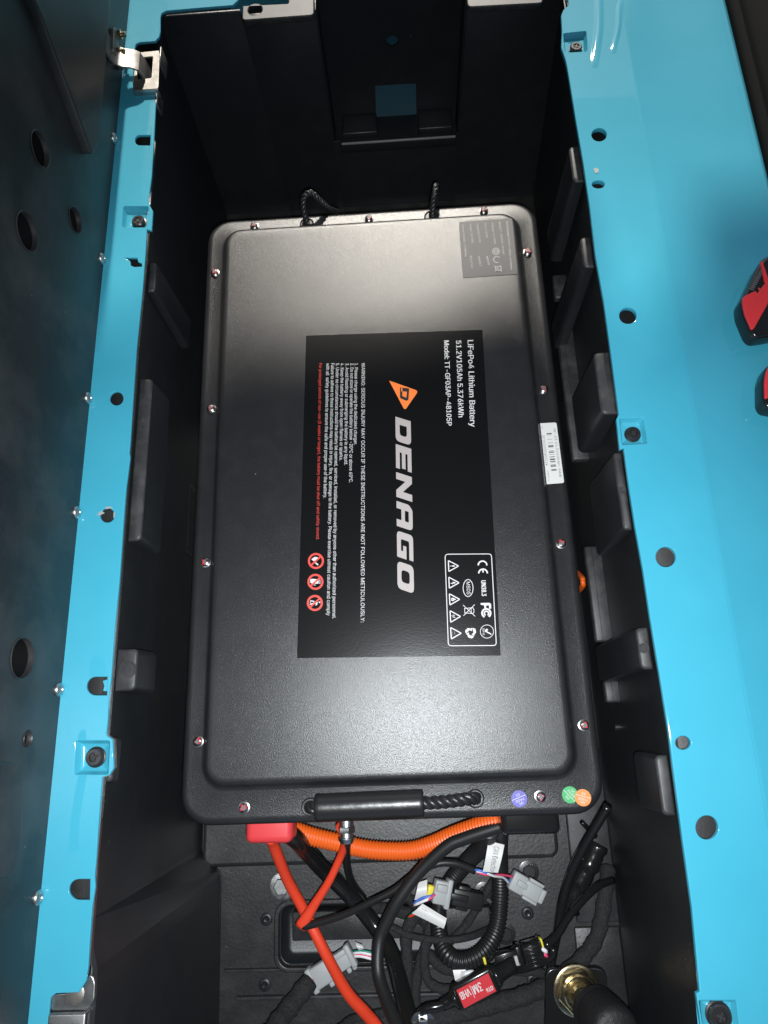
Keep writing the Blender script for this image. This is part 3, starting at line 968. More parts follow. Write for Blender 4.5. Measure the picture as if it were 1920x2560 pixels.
for j in range(3):
    a = R(120 * j + 20)
    def rr(x, y):
        return f3(922 + x * math.cos(a) - y * math.sin(a), 1752 + x * math.sin(a) + y * math.cos(a))
    rc.append(PG([rr(-80, 50), rr(-105, 0), rr(-70, -70), rr(-30, -72), rr(-10, -100), rr(10, -35), rr(-45, -40), rr(-60, 5)], dz=0.0001 * j))
    rc.append(ST([rr(20, -98), rr(60, -95), rr(92, -40), rr(55, -20)], 1.3, closed=True, dz=0.0003 + 0.0001 * j))
sub('recycling_mark', merge(*rc))
# three red prohibition signs
f8 = lambda x, y: (740 + 0.12055 * x, 1360 + 0.12055 * y)
def F8(pts):
    return [f8(*p) for p in pts]
GL = {0: [[(320, 320), (390, 270), (460, 280), (455, 320), (400, 345), (370, 360)], [(395, 400), (420, 385), (470, 425), (450, 450)]],
      1: [[(-110 + 405, 740), (330, 725), (470, 735), (470, 825), (340, 830), (300, 805)], [(490, 740), (505, 740), (505, 830), (490, 830)], [(370, 845), (410, 850), (405, 862), (375, 860)]],
      2: [circ(490, 1210, 18, 10), [(400, 1280), (440, 1265), (455, 1215), (420, 1200), (285, 1245), (285, 1262), (400, 1250), (420, 1240), (395, 1290)], [(300, 1170), (380, 1180), (380, 1210), (365, 1210), (360, 1198), (310, 1190), (305, 1225), (290, 1225)]]}
for i, (x, y) in enumerate(((415, 355), (405, 787), (393, 1225))):
    mes = [ST(F8(circ(x, y, 145, 32)), 5.4, 'redprint', True), ST(F8([(x - 105, y + 95), (x + 105, y - 95)]), 4.6, 'redprint', dz=0.0003)]
    mes += [PG(F8(p), 'white', 0.0001) for p in GL[i]]
    sub('prohibition_sign', merge(*mes))

# rating sticker at the far right corner of the lid
rb = Matrix.Translation(P(1147, 558)) @ Matrix.Rotation(R(-90) - R(2.2), 4, 'Z')
rbi = rb.inverted()
def RB(u, v):
    q = rbi @ P(u, v, 0.0)
    return (q.x, q.y)
f2 = lambda x, y: (1100 + 0.1567 * x, 500 + 0.1567 * y)
quad = [RB(*f2(*p)) for p in ((300, 355), (1150, 290), (1240, 1185), (365, 1245))]
rl = part('rating_label', xf(curve_mesh([roundpoly(quad[::-1], 0.002)], 'rating', 0.0002), rb @ T(0, 0, 0.0002)), bat)
RL = (('Rechargeable LiFePO4 Lithium-ion Battery', (1055, 345), (1128, 1120)), ('Model:TT-GF03AP-48105P', (935, 355), (1000, 875)), ('Voltage: 51.2VDC', (820, 365), (865, 715)),
      ('Cell: C105Ah', (705, 375), (735, 605)), ('Capacity:105Ah', (585, 385), (625, 690)), ('Power: 5376Wh', (470, 390), (505, 695)),
      ('Energy Density: 119Wh/kg', (350, 400), (400, 905)), ('MSDS', (735, 905), (765, 1040)), ('UN38.3', (605, 905), (632, 1060)), ('IEC62133', (475, 895), (500, 1090)))
for s, a, b in RL:
    part('lettering', text_fit(s, RB(*f2(*a)), RB(*f2(*b)), 5.2 * k, 'rating_ink', rb, ZP, 0.0, 0.0003), rl)
mes = [stroke([RB(*f2(*p)) for p in circ(892, 825, 52, 20)], 2.2 * k, 'rating_ink', rb, ZP, True), stroke([RB(*f2(*p)) for p in circ(892, 825, 25, 14)], 2.2 * k, 'rating_ink', rb, ZP, True),
       stroke([RB(*f2(*p)) for p in arc(905, 955, 50, 60, 330, 18)], 2.2 * k, 'rating_ink', rb, ZP)]
mes += [stroke([RB(*f2(*p)) for p in ((860, 1050), (985, 1150))], 1.3 * k, 'rating_ink', rb, ZP), stroke([RB(*f2(*p)) for p in ((970, 1045), (870, 1150))], 1.3 * k, 'rating_ink', rb, ZP + 0.0001),
        stroke([RB(*f2(*p)) for p in ((880, 1075), (970, 1065), (975, 1130), (890, 1125))], 2 * k, 'rating_ink', rb, ZP + 0.0002, True)]
part('rating_symbol', merge(*mes), rl)

# barcode sticker on the right flange
f6 = lambda x, y: (1320 + 0.09043 * x, 1040 + 0.09043 * y)
ZB = ZFL + 0.0006
bb = Matrix.Translation(P(*f6(300, 215), ZB)) @ Matrix.Rotation(R(-90) + R(2.6), 4, 'Z')
bbi = bb.inverted()
def BB(x, y):
    q = bbi @ P(*f6(x, y), ZB)
    return (q.x, q.y)
quad = [BB(290, 205), BB(785, 180), BB(1000, 1850), BB(480, 1890)]
bl = part('barcode_label', xf(curve_mesh([roundpoly(quad[::-1], 0.0022)], 'paper', 0.0002), bb), bat)
for s, a, b, c in (('GF-03 51.2V105Ah-XWD', (700, 350), (865, 1700), 6), ('GF2026050400214', (385, 540), (490, 1370), 6.5), ('BT', (362, 298), (372, 365), 3.6), ('<QSR V01.1A', (525, 1505), (555, 1815), 4)):
    part('lettering', text_fit(s, BB(*a), BB(*b), c * k, 'greyprint', bb, 0.0005), bl)
bars = []
t_ = 0.0
while t_ < 1:
    w = random.choice((0.008, 0.008, 0.016, 0.024))
    if random.random() < 0.62:
        def lerp(s, e):
            return s[0] + (e[0] - s[0]), s[1] + (e[1] - s[1])
        def pt(lr, tt):
            return (505 + (645 - 505) * tt, 440 + 1085 * tt) if lr == 0 else (645 + (790 - 645) * tt, 430 + 1085 * tt)
        bars.append(flat([[BB(*pt(0, t_)), BB(*pt(1, t_)), BB(*pt(1, t_ + w)), BB(*pt(0, t_ + w))]], 'blackprint', bb, 0.0005))
    t_ += w + random.choice((0.006, 0.010, 0.016))
part('barcode', merge(*bars), bl)

# round inspection stickers
def qc(u, v, mat, num, rot, dz):
    p = P(u, v, ZFL)
    mt = T(p.x, p.y, ZFL + dz) @ Matrix.Rotation(R(rot), 4, 'Z')
    r = 0.0076
    o = part('inspection_sticker', xf(curve_mesh([circ(0, 0, r, 36)], mat, 0.00015), mt), bat)
    o['label'] = {'st_blue': 'violet', 'st_green': 'green', 'st_orange': 'orange'}[mat] + ' round inspection sticker'
    for s, x0, x1, y, c in (('QC', -0.0022, 0.0022, 0.0033, 0.0021), ('PASS', -0.0042, 0.0042, 0.0003, 0.0022), (num, -0.0019, 0.0019, -0.0047, 0.0022)):
        part('lettering', text_fit(s, (x0, y), (x1, y), c, 'white', mt, 0.0004), o)
    part('divider_line', stroke([(-r * 0.93, -0.0012), (r * 0.93, -0.0012)], 0.0004, 'white', mt, 0.0004), o)
qc(1298, 1997, 'st_blue', '01', 200, 0.0003)
qc(1425, 1987, 'st_green', '02', -48, 0.0003)
qc(1457, 1994, 'st_orange', '03', 165, 0.0009)

# ================================================================== blue painted rail on the left
rail = thing('blue_rail', 'narrow cyan painted steel rail with slots and two recessed bolts left of the battery', 'rail', (-0.262, 0, ZR))
RIN = [(604, -40), (596, 0), (582, 13), (498, 20), (416, 27), (404, 33), (401, 42), (401, 78), (398, 92), (388, 103), (349, 106), (340, 110), (337, 120), (337, 138),
       (331, 205), (333, 222), (378, 223), (387, 228), (391, 242), (389, 266), (385, 347), (379, 440), (376, 463), (371, 500), (374, 513), (382, 527), (379, 577), (367, 573),
       (363, 640), (356, 727), (341, 871), (333, 987), (325, 1110), (323, 1132), (325, 1143), (319, 1190), (315, 1219), (310, 1280), (298, 1454), (286, 1569), (278, 1690), (272, 1740), (269, 1801), (265, 1838), (281, 1848), (284, 1920), (273, 1938), (255, 1943),
       (246, 2060), (240, 2151), (236, 2190), (238, 2215), (233, 2250), (230, 2267), (224, 2350), (220, 2418), (215, 2452), (197, 2481), (140, 2484), (128, 2492), (124, 2503), (116, 2600), (112, 2660)]
ROUT = [(78, 2640), (87, 2499), (116, 2209), (145, 1920), (165, 1714), (177, 1511), (190, 1400), (188, 1385), (197, 1320), (207, 1280), (229, 1016), (249, 814), (269, 640), (284, 492), (301, 191), (321, 0), (325, -50)]
zr = ZR
loops = [pl(RIN, zr) + [(x - 0.006, y) for x, y in pl(ROUT, zr)]]
def uslot(x0, x1, yt, yb):
    """slot with a round left end (pixels)"""
    r = (yb - yt) / 2
    cy = (yt + yb) / 2
    return [(x1, yt), (x1 - 1, yb)] + [(x0 + r + r * math.cos(R(a)), cy + r * math.sin(R(a))) for a in range(90, 271, 15)]
HL = [uslot(337, 376, 338, 363), circ(291, 996, 17, 20), circ(268, 1288, 18, 20), uslot(172, 225, 2198, 2250), uslot(216, 268, 1692, 1738),
      [(311, 644), (325, 652), (326, 663), (336, 667), (355, 666), (354, 659), (345, 655), (343, 645)]]
PK = [(308, 516, 371, 568), (190, 1852, 274, 1936)]
def quadpx(x0, y0, x1, y1, sk=0):
    return [(x0, y0), (x1, y0), (x1 - sk, y1), (x0 - sk, y1)]
pk_loops = [roundpoly(quadpx(a, b, c, d, 4), 5) for a, b, c, d in PK]
loops += [pl(h, zr) for h in HL] + [pl(h, zr) for h in pk_loops]
part('rail_top', autosmooth(xf(curve_mesh(loops, 'paint', 0.0016, 0.0007, 2), T(0, 0, zr - 0.0016)), 50), rail)
bolt_head = merge(lathe([(0.0098, 0), (0.0098, 0.0012), (0.0085, 0.0016), (0.0085, 0.0050), (0.0072, 0.0062), (0.0045, 0.0062), (0.0040, 0.0045), (0, 0.0045)], 'blackmetal', 26),
                  xf(curve_mesh([[(-.0035, -.0008), (-.0008, -.0008), (-.0008, -.0035), (.0008, -.0035), (.0008, -.0008), (.0035, -.0008), (.0035, .0008), (.0008, .0008), (.0008, .0035), (-.0008, .0035), (-.0008, .0008), (-.0035, .0008)]], 'blackprint', 0.0004), T(0, 0, 0.0052)))
def pocket(lp, parent, bu, bv, depth=0.007, z=ZR, s=1.0, slope=0.75):
    """pressed square recess with a bolt on its floor"""
    o = [Vector((*q, z - 0.0012)) for q in pl(lp, z)]
    c = sum(o, Vector()) / len(o)
    def rg(kk, zz):
        return [(c.x + (p.x - c.x) * kk, c.y + (p.y - c.y) * kk, zz) for p in o]
    me = loft([rg(1.03, z - 0.0008), rg(1.0, z - 0.0005), rg(0.96, z - 0.002), rg(0.84, z - depth + 0.001), rg(0.80, z - depth), rg(0.02, z - depth)], 'paint', False, True, ang=60)
    part('bolt_recess', me, parent)
    p = P(bu, bv, z - depth + 0.003)
    part('recess_bolt', bolt_head, parent, T(p.x, p.y, z - depth) @ Matrix.Rotation(random.random() * 3, 4, 'Z') @ Matrix.Diagonal((s, s, s, 1)))
pocket(pk_loops[0], rail, 346, 553, 0.006, s=0.82)
pocket(pk_loops[1], rail, 237, 1893, 0.006, s=0.9)
# down-turned bare inner edge of the rail, behind the top sheet
inn = [(x - 0.0035, y) for x, y in pl([(386, 347), (376, 463), (363, 640), (341, 871), (333, 987), (315, 1219), (298, 1454), (278, 1690), (269, 1801), (266, 1836), (282, 1848), (284, 1920), (274, 1938), (256, 1944), (240, 2151), (220, 2418)], zr)]
V, F = [], []
for x, y in inn:
    V += [(x + 0.0034, y, ZR - 0.0036), (x + 0.0034, y, ZR - 0.0075), (x + 0.0012, y, ZR - 0.0075), (x + 0.0012, y, ZR - 0.0036)]
for i in range(len(inn) - 1):
    for j in range(4):
        F.append((4 * i + j, 4 * i + (j + 1) % 4, 4 * i + 4 + (j + 1) % 4, 4 * i + 4 + j))
part('rail_edge', fix(mesh(V, F, 'zinc')), rail)
# dark web under the rail, seen through its slots
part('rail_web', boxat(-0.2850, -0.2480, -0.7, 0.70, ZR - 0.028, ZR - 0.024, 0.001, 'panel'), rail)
# chipped paint round one hole
ch = []
for pts in ([(247, 1281), (256, 1278), (262, 1283), (253, 1287), (246, 1290)], [(262, 1268), (276, 1266), (284, 1272), (276, 1271), (266, 1273)], [(284, 1282), (288, 1279), (287, 1292), (284, 1296)], [(241, 1285), (244, 1284), (243, 1289)]):
    ch.append(xf(curve_mesh([pl(pts, ZR)], 'chip', 0.0001), T(0, 0, ZR + 0.0002)))
part('chipped_paint', merge(*ch), rail)
cm = curve_mesh([pl([(257, 1702), (268, 1699), (270, 1712), (267, 1728), (258, 1727), (261, 1715)], ZR - 0.002)], 'paint', 0.0003)
part('torn_paint_flap', xf(cm, T(0, 0, ZR - 0.0023)), rail)
# zinc catch plates at both ends of the rail
def bentplate(sect, y0, y1, th, mat, name, parent, bev=0.0006):
    """sheet bent along a section in (x, z), from y0 to y1"""
    n = len(sect)
    V, F = [], []
    nr = []
    for i in range(n):
        a, b = Vector(sect[max(i - 1, 0)]), Vector(sect[min(i + 1, n - 1)])
        d = (b - a).normalized()
        nr.append(Vector((-d.y, d.x)) * th)
    for y in (y0, y1):
        for (x, z), q in zip(sect, nr):
            V += [(x, y, z), (x + q.x, y, z + q.y)]
    k2 = 2 * n
    for i in range(n - 1):
        a = 2 * i
        F += [(a, a + 2, k2 + a + 2, k2 + a), (a + 1, k2 + a + 1, k2 + a + 3, a + 3), (a, a + 1, a + 3, a + 2), (k2 + a, k2 + a + 2, k2 + a + 3, k2 + a + 1)]
    F += [(0, k2, k2 + 1, 1), (k2 - 2, k2 - 1, 2 * k2 - 1, 2 * k2 - 2)]
    me = autosmooth(fix(mesh(V, F, mat)), 35)
    return part(name, me, parent) if name else me
# far catch: square loop with a window, folded legs, next to the rail's notch
zc = ZR + 0.006
loop_o = pl([(340, 134), (398, 128), (400, 140), (397, 219), (394, 224), (334, 228), (333, 215)], zc)
loop_i = pl([(345, 147), (383, 143), (379, 197), (343, 200)], zc)
c1_ = autosmooth(xf(curve_mesh([roundpoly(loop_o, 0.002), roundpoly(loop_i, 0.002)], 'alu', 0.0012, 0.0005), T(0, 0, zc)), 50)
fl0, fl1 = P(333, 224, zc), P(396, 220, zc)
leg1 = boxat(fl0.x, fl1.x, fl0.y - 0.003, fl0.y - 0.0008, zc - 0.012, zc + 0.0008, 0.0008, 'zinc')
lg = P(400, 135, zc)
leg2 = xf(rbox(0.0022, 0.026, 0.022, 0.0009, 'alu'), T(P(402, 140, zc - 0.008).x + 0.002, P(402, 150, zc - 0.008).y, zc - 0.012))
lg2 = P(396, 250, ZR - 0.006)
leg3 = xf(rbox(0.004, 0.022, 0.020, 0.0012, 'zinc'), T(lg2.x - 0.001, lg2.y, ZR - 0.010))
part('catch_plate', merge(c1_, leg1, leg2, leg3), rail)
# near catch at the bottom of the picture
def cp(u, v, z):
    p = P(u, v, z)
    return p
zq = ZR - 0.004
lo = pl([(128, 2486), (197, 2480), (214, 2456), (222, 2436), (232, 2440), (238, 2456), (236, 2500), (226, 2512), (218, 2525), (126, 2527)], zq)
n1 = autosmooth(xf(curve_mesh([roundpoly(lo, 0.0025)], 'zinc', 0.0014, 0.0008), T(0, 0, zq - 0.001)), 50)
a, b = P(124, 2528, zq), P(217, 2526, zq)
n2 = boxat(a.x, b.x, a.y - 0.0040, a.y - 0.0005, zq - 0.010, zq + 0.003, 0.0014, 'zinc', 3)
a2, b2 = P(120, 2536, zq + 0.006), P(214, 2534, zq + 0.006)
n3 = boxat(a2.x, b2.x, a2.y - 0.060, a2.y, zq + 0.002, zq + 0.006, 0.0014, 'zinc', 3)
n4 = xf(lathe([(0.0075, 0), (0.0075, 0.0006), (0.006, 0.0012), (0, 0.0012)], 'alu', 20), T(P(188, 2486, zq).x, P(188, 2486, zq).y, zq + 0.0003))
part('catch_plate', merge(n1, n2, n3, n4), rail)

# ================================================================== upright black panel beyond the left rail
XP = -0.2835
panel = thing('side_panel', 'upright satin black panel with oval looking holes along the left edge', 'panel', (XP, 0, ZR))
def pz(u, v):
    p = PX(u, v, XP)
    return (p.y, p.z)
hol = []
for u, v, r in ((101, 373, 0.0155), (188, 550, 0.0125), (68, 579, 0.0165), (56, 1645, 0.0165), (69, 1847, 0.0062)):
    cy, cz = pz(u, v)
    hol.append((cy, cz, r))
out = [(-0.75, ZR - 0.05), (0.75, ZR - 0.05), (0.75, 0.42), (-0.75, 0.42)]
mP = Matrix(((0, 0, 1, XP), (1, 0, 0, 0), (0, 1, 0, 0), (0, 0, 0, 1)))     # local (x, y, z) -> (y, z, x)
sheet = curve_mesh([out] + [circ(a, b, r, 28) for a, b, r in hol], 'panel', 0.0022, 0.0010, 2)
part('panel_sheet', autosmooth(xf(sheet, mP @ T(0, 0, -0.0022)), 50), panel)
for a, b, r in hol:
    tube_ = [[(XP - dx, a + r * kk * math.cos(2 * math.pi * i / 28), b + r * kk * math.sin(2 * math.pi * i / 28)) for i in range(28)] for dx, kk in ((-0.0003, 1.05), (-0.0007, 1.02), (-0.0003, 0.97), (0.004, 0.95), (0.06, 0.95), (0.06, 0.02))]
    part('hole_rim', merge(loft(tube_[:4], 'panel', False, False, ang=50), loft(tube_[3:], 'dark', False, True, ang=50)), panel)  # cup behind each hole is painted near-black as shade
# raised wedge at the far end
w = [pz(u, v) for u, v in ((30, -60), (75, 30), (150, 230), (210, 390), (224, 370), (238, 238), (262, -60))]
wd = curve_mesh([roundpoly(w, 0.006)], 'panel', 0.006, 0.002, 2)
part('raised_wedge', autosmooth(xf(wd, mP @ T(0, 0, 0.003)), 50), panel)
w = [pz(u, v) for u, v in ((-60, 1902), (34, 1908), (46, 1960), (40, 2100), (26, 2190), (-60, 2205))]
wd = curve_mesh([roundpoly(w, 0.012)], 'panel', 0.003, 0.0015, 2)
part('raised_wedge', autosmooth(xf(wd, mP @ T(0, 0, 0.0015)), 50), panel)
psc = lathe([(0.0060, 0), (0.0060, 0.0008), (0.0052, 0.0022), (0.0030, 0.0028), (0.0025, 0.0018), (0, 0.0018)], 'zinc', 20, 50)
for u, v in ((285, 347), (258, 652), (223, 999), (197, 1285), (153, 1725), (102, 2241)):
    p = PX(u, v, XP)
    part('panel_screw', psc, panel, T(XP, p.y, max(p.z, ZR + 0.005)) @ Matrix.Rotation(R(90), 4, 'Y'))
# latch hook bolted on the panel, reaching over the rail
hk = []
q = [PX(u, v, XP + 0.001) for u, v in ((274, 68), (284, 72), (286, 110), (300, 128), (310, 150), (300, 178), (284, 152), (272, 125))]
tabm = curve_mesh([roundpoly([(p.y, p.z) for p in q], 0.004)], 'alu', 0.0026, 0.0008)
tabm = xf(tabm, Matrix(((0, 0, 1, XP + 0.0035), (1, 0, 0, 0), (0, 1, 0, 0), (0, 0, 0, 1))))
ya, yb = P(306, 135, ZR + 0.02).y, P(306, 180, ZR + 0.02).y
hx0 = XP + 0.0025
sect = [(hx0, ZR + 0.060), (hx0 + 0.0004, ZR + 0.040), (hx0 + 0.003, ZR + 0.031), (hx0 + 0.010, ZR + 0.027), (hx0 + 0.020, ZR + 0.025), (hx0 + 0.0265, ZR + 0.021), (hx0 + 0.0290, ZR + 0.012), (hx0 + 0.031, ZR - 0.004), (hx0 + 0.036, ZR - 0.014)]
hookm = bentplate([Vector(s) for s in sect][::-1], yb, ya, 0.0022, 'alu', None, None)
hook = part('latch_hook', merge(autosmooth(tabm, 50), hookm), panel)
nut = loft([[(r * math.cos(R(60 * i)), r * math.sin(R(60 * i)), z) for i in range(6)] for r, z in ((0.0052, 0), (0.0055, 0.0005), (0.0055, 0.0040), (0.0050, 0.0046))], 'brass', True, True, ang=25)
stud = lathe([(0.003, 0.004), (0.003, 0.009), (0.002, 0.010), (0, 0.010)], 'brass', 14)
hb = merge(nut, stud)
for u, v in ((293, 87), (291, 130)):
    p = PX(u, v, XP + 0.004)
    part('hook_bolt', hb, hook, T(XP + 0.0045, p.y, p.z) @ Matrix.Rotation(R(90), 4, 'Y'))

# ================================================================== wide blue body panel on the right
bp = thing('blue_body_panel', 'wide glossy cyan body panel with round holes right of the battery', 'body panel', (0.32, 0, ZR))
BIN = [(1412, -50), (1420, 0), (1422, 12), (1408, 25), (1403, 38), (1405, 75), (1403, 118), (1409, 135), (1414, 150), (1418, 168), (1423, 197), (1440, 301), (1458, 405), (1475, 521), (1489, 640), (1510, 756), (1530, 900), (1547, 1036), (1541, 1048), (1550, 1124), (1560, 1120),
       (1573, 1219), (1588, 1315), (1608, 1425), (1625, 1540), (1649, 1685), (1672, 1830), (1683, 1920), (1706, 2094), (1730, 2267), (1750, 2480), (1741, 2484), (1758, 2600), (1766, 2680)]
CRE = [(1958, 2330), (1900, 1955), (1863, 1772), (1828, 1540), (1788, 1367), (1753, 1161), (1718, 929), (1660, 640), (1625, 463), (1591, 231), (1573, 116), (1561, 58), (1546, -50)]
XC = 0.3095
cre_pts = [(XC, P(1958, 2700, ZR).y - 0.05), (XC, 0.70)]
binw = pl(BIN, ZR)
loops = [binw[::-1] + []]
poly = list(binw) + [(XC, binw[-1][1]), (XC, binw[0][1])]
HR = [circ(1498, 337, 19, 22, 16), circ(1496, 461, 16, 20, 9.5), circ(1570, 789, 21.5, 24, 20), circ(1665, 1392, 25, 26, 25), circ(1708, 1857, 19, 24, 17), circ(1768, 2069, 28, 28, 30)]
PR = [[(1408, 84), (1466, 78), (1469, 128), (1412, 131)], [(1549, 1046), (1608, 1044), (1619, 1108), (1556, 1112)], [(1748, 2502), (1840, 2502), (1850, 2590), (1757, 2592)]]
pr_loops = [roundpoly(q, 5) for q in PR]
me = curve_mesh([poly] + [pl(h, ZR) for h in HR] + [pl(h, ZR) for h in pr_loops], 'paint', 0.0028, 0.0009, 2)
part('inner_flange', autosmooth(xf(me, T(0, 0, ZR - 0.0028)), 50), bp)
pocket(pr_loops[0], bp, 1440, 118, 0.006, s=0.8)
pocket(pr_loops[1], bp, 1583, 1084, 0.006, s=0.8)
pocket(pr_loops[2], bp, 1799, 2540, 0.006, s=1.0)
# plugs: dark ground below the holes
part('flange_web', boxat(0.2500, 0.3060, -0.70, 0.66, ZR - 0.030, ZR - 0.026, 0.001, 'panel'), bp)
# outer skin: rises gently from a soft crease, dips in a swage at the far end, rolls over at the outer edge
prof = [(-0.0014, -0.0004), (0.0, -0.0002), (0.003, -0.0008), (0.008, -0.0020), (0.030, -0.0062), (0.060, -0.0110), (0.090, -0.0150), (0.110, -0.0172), (0.122, -0.0186), (0.130, -0.0205), (0.136, -0.0250), (0.139, -0.034), (0.139, -0.06)]
rows = []
ny = 60
for i in range(ny + 1):
    y = -0.75 + (0.70 + 0.75) * i / ny
    row = []
    for j, (dx, dz) in enumerate(prof):
        bulge = 0.0
        if 0.004 < dx < 0.1:
            bulge = 0.0030 * math.exp(-((y - 0.56) / 0.05) ** 2) * math.exp(-((dx - 0.010) / 0.008) ** 2) - 0.002 * math.exp(-((y - 0.54) / 0.10) ** 2) * math.exp(-((dx - 0.05) / 0.022) ** 2)
        row.append((XC + dx, y, ZR + dz + bulge))
    rows.append(row)
V = [p for r in rows for p in r]
nc = len(prof)
F = [(i * nc + j, i * nc + j + 1, (i + 1) * nc + j + 1, (i + 1) * nc + j) for i in range(ny) for j in range(nc - 1)]
sk = mesh(V, F, 'paint', True)
sk = autosmooth(fix(sk), 60)
so = part('outer_skin', sk, bp)
# two pressed beads at the far end of the flange, which catch the sun
def bead(a, b, w, h):
    a, b = P(*a, ZR), P(*b, ZR)
    d = (b - a)
    s = Vector((d.y, -d.x, 0)).normalized()
    n1, n2 = 24, 14
    V, F = [], []
    for i in range(n1 + 1):
        t = i / n1
        env = math.sin(math.pi * t) ** 0.6
        wob = 0.0008 * math.sin(t * 9)
        for j in range(n2 + 1):
            x = j / n2 * 2 - 1
            z = h * env * 0.5 * (1 + math.cos(math.pi * x)) - 0.0002
            p = a + d * t + s * (x * w + wob)
            V.append((p.x, p.y, ZR + z))
    for i in range(n1):
        for j in range(n2):
            k_ = i * (n2 + 1) + j
            F.append((k_, k_ + 1, k_ + n2 + 2, k_ + n2 + 1))
    return part('pressed_bead', fix(mesh(V, F, 'paint', True)), bp)
bead((1502, -40), (1488, 175), 0.0075, 0.0016)
bead((1553, -5), (1534, 138), 0.0055, 0.0013)
# bare chips in the paint
pc = xf(curve_mesh([pl([(1483, 423), (1489, 420), (1497, 424), (1495, 432), (1488, 434)], ZR)], 'chip', 0.0002), T(0, 0, ZR + 0.0003))
part('chipped_paint', pc, bp)

# black trim beyond the panel
trim = thing('edge_trim', 'narrow black plastic trim strip at the upper right corner, outside the cyan panel', 'trim', (0.44, 0.3, ZR))
xo = XC + 0.1395
tr_ = loft([[(xo + dx, y, ZR + dz) for dx, dz in ((0.0008, -0.06), (0.0008, -0.030), (0.0045, -0.0255), (0.012, -0.024), (0.0165, -0.0265), (0.0205, -0.0225), (0.06, -0.016), (0.10, -0.02), (0.10, -0.06))] for y in (-0.2, 0.0, 0.35, 0.75)], 'trim', True, True, ang=40)
part('trim_strip', tr_, trim)

# ================================================================== seat belt buckles
def buckle(label, group=None):
    b = thing('seat_belt_buckle', label, 'seat belt buckle', (0, 0, 0), group)
    zb = 0.0
    f1 = lambda x, y: P(1780 + 0.208 * x, 600 + 0.208 * y, ZR + 0.008)
    c = f1(720, 690)
    def bl_(pts):
        return [(f1(x, y).x - c.x, f1(x, y).y - c.y) for x, y in pts]
    body = bl_([(350, 720), (395, 650), (560, 300), (640, 195), (780, 150), (1000, 170), (1090, 300), (1110, 700), (1060, 950), (940, 1090), (700, 1140), (540, 1162), (468, 1105), (365, 860)])
    rb_ = roundpoly(body, 0.004)
    me = curve_mesh([rb_], 'gloss', 0.010, 0.0035, 3)
    part('buckle_body', autosmooth(xf(me, T(0, 0, 0)), 50), b)
    red = bl_([(362, 700), (400, 672), (520, 615), (540, 650), (620, 540), (680, 500), (760, 520), (740, 640), (500, 1072), (470, 1078), (392, 900), (366, 790)])
    me = curve_mesh([roundpoly(red, 0.0015)], 'buckle_red', 0.0016, 0.0008, 2)
    bt = part('press_button', autosmooth(xf(me, T(0, 0, 0.0108)), 50), b)
    st = bl_([(578, 262), (600, 258), (690, 520), (660, 545), (625, 500)])
    part('red_stripe', xf(curve_mesh([roundpoly(st, 0.001)], 'buckle_red', 0.0012, 0.0005), T(0, 0, 0.0110)), b)
    a_, b_ = bl_([(668, 632), (500, 930)])
    a_, b_ = (b_, a_)
    t1 = text_mesh('PRESS', 'buckle_red2', 0.01)
    xs = [v.co.x for v in t1.vertices]
    d = Vector(b_) - Vector(a_)
    ang = math.atan2(d.y, d.x)
    t1.transform(T(a_[0], a_[1], 0.0128) @ Matrix.Rotation(ang + math.pi, 4, 'Z') @ T(-d.length, -0.010, 0) @ Matrix.Diagonal((d.length / (max(xs) - min(xs)), 0.012, 1, 1)))
    part('lettering', t1, bt)
    rd = []
    for i in range(12):
        f = i / 11
        x, y = 465 + (590 - 465) * f, 585 + (350 - 585) * f
        q = bl_([(x - 8, y - 6), (x + 42, y + 8), (x + 40, y + 16), (x - 10, y + 2)])
        rd.append(xf(curve_mesh([q], 'greyprint', 0.0005), T(0, 0, 0.0103 + 0.0002)))
    part('grip_ribs', merge(*rd), b)
    return b, c
bk, c = buckle('black seat belt buckle with red press button and ribbed corner on the cyan panel')
bk.location = (c.x, c.y, ZR - 0.0030)
MW[bk.name] = Matrix.Translation(bk.location)
bk.rotation_euler = (0, 0, 0)
def copy_tree(o, parent=None):
    n_ = o.copy()
    COL.objects.link(n_)
    if parent is not None:
        n_.parent = parent
    for chd in list(o.children):
        copy_tree(chd, n_)
    return n_
bk2 = copy_tree(bk)
bk2['label'] = 'second red seat belt buckle mostly cut off by the right picture edge, below the other'
pb = P(1998, 935, ZR + 0.008)
bk2.location = (pb.x, pb.y, ZR - 0.0030)
bk2.rotation_euler = (0, 0, R(-20))
for o_ in (bk, bk2):
    o_['group'] = 'seat belt buckles on the cyan panel'

# ================================================================== unseen canopy, added to cut the sunlight; outline shaped to its shadow edge
def up(p, z=1.30):
    t = (z - p.z) / SUN.z
    q = p + SUN * t
    return (q.x, q.y)
edge = [P(2300, 430, ZR), P(1920, 448, ZR - 0.015), P(1750, 458, ZR), P(1738, 480, ZR), P(1727, 640, ZR), P(1678, 720, ZR), P(1594, 812, ZR), P(1534, 842, ZR), P(1420, 800, 0.0), P(1300, 740, 0.0), P(1180, 770, 0.0),
        P(1075, 830, 0.0), P(760, 880, 0.0), P(560, 870, 0.0), P(352, 800, ZR), P(250, 790, ZR)]
eo = [up(p) for p in edge]
outl = [(1.1, -1.6), (1.1, eo[0][1])] + eo + [(-1.1, eo[-1][1] + 0.02), (-1.1, -1.6)]
can = thing('shade_canopy', 'unseen black canopy slab added high above the compartment, edge shaped to shade its near end', 'canopy', (0, 0, 1.30))
part('shade_panel', xf(curve_mesh([roundpoly(outl, 0.02)], 'trim', 0.012, 0.004), T(0, 0, 1.312)), can)

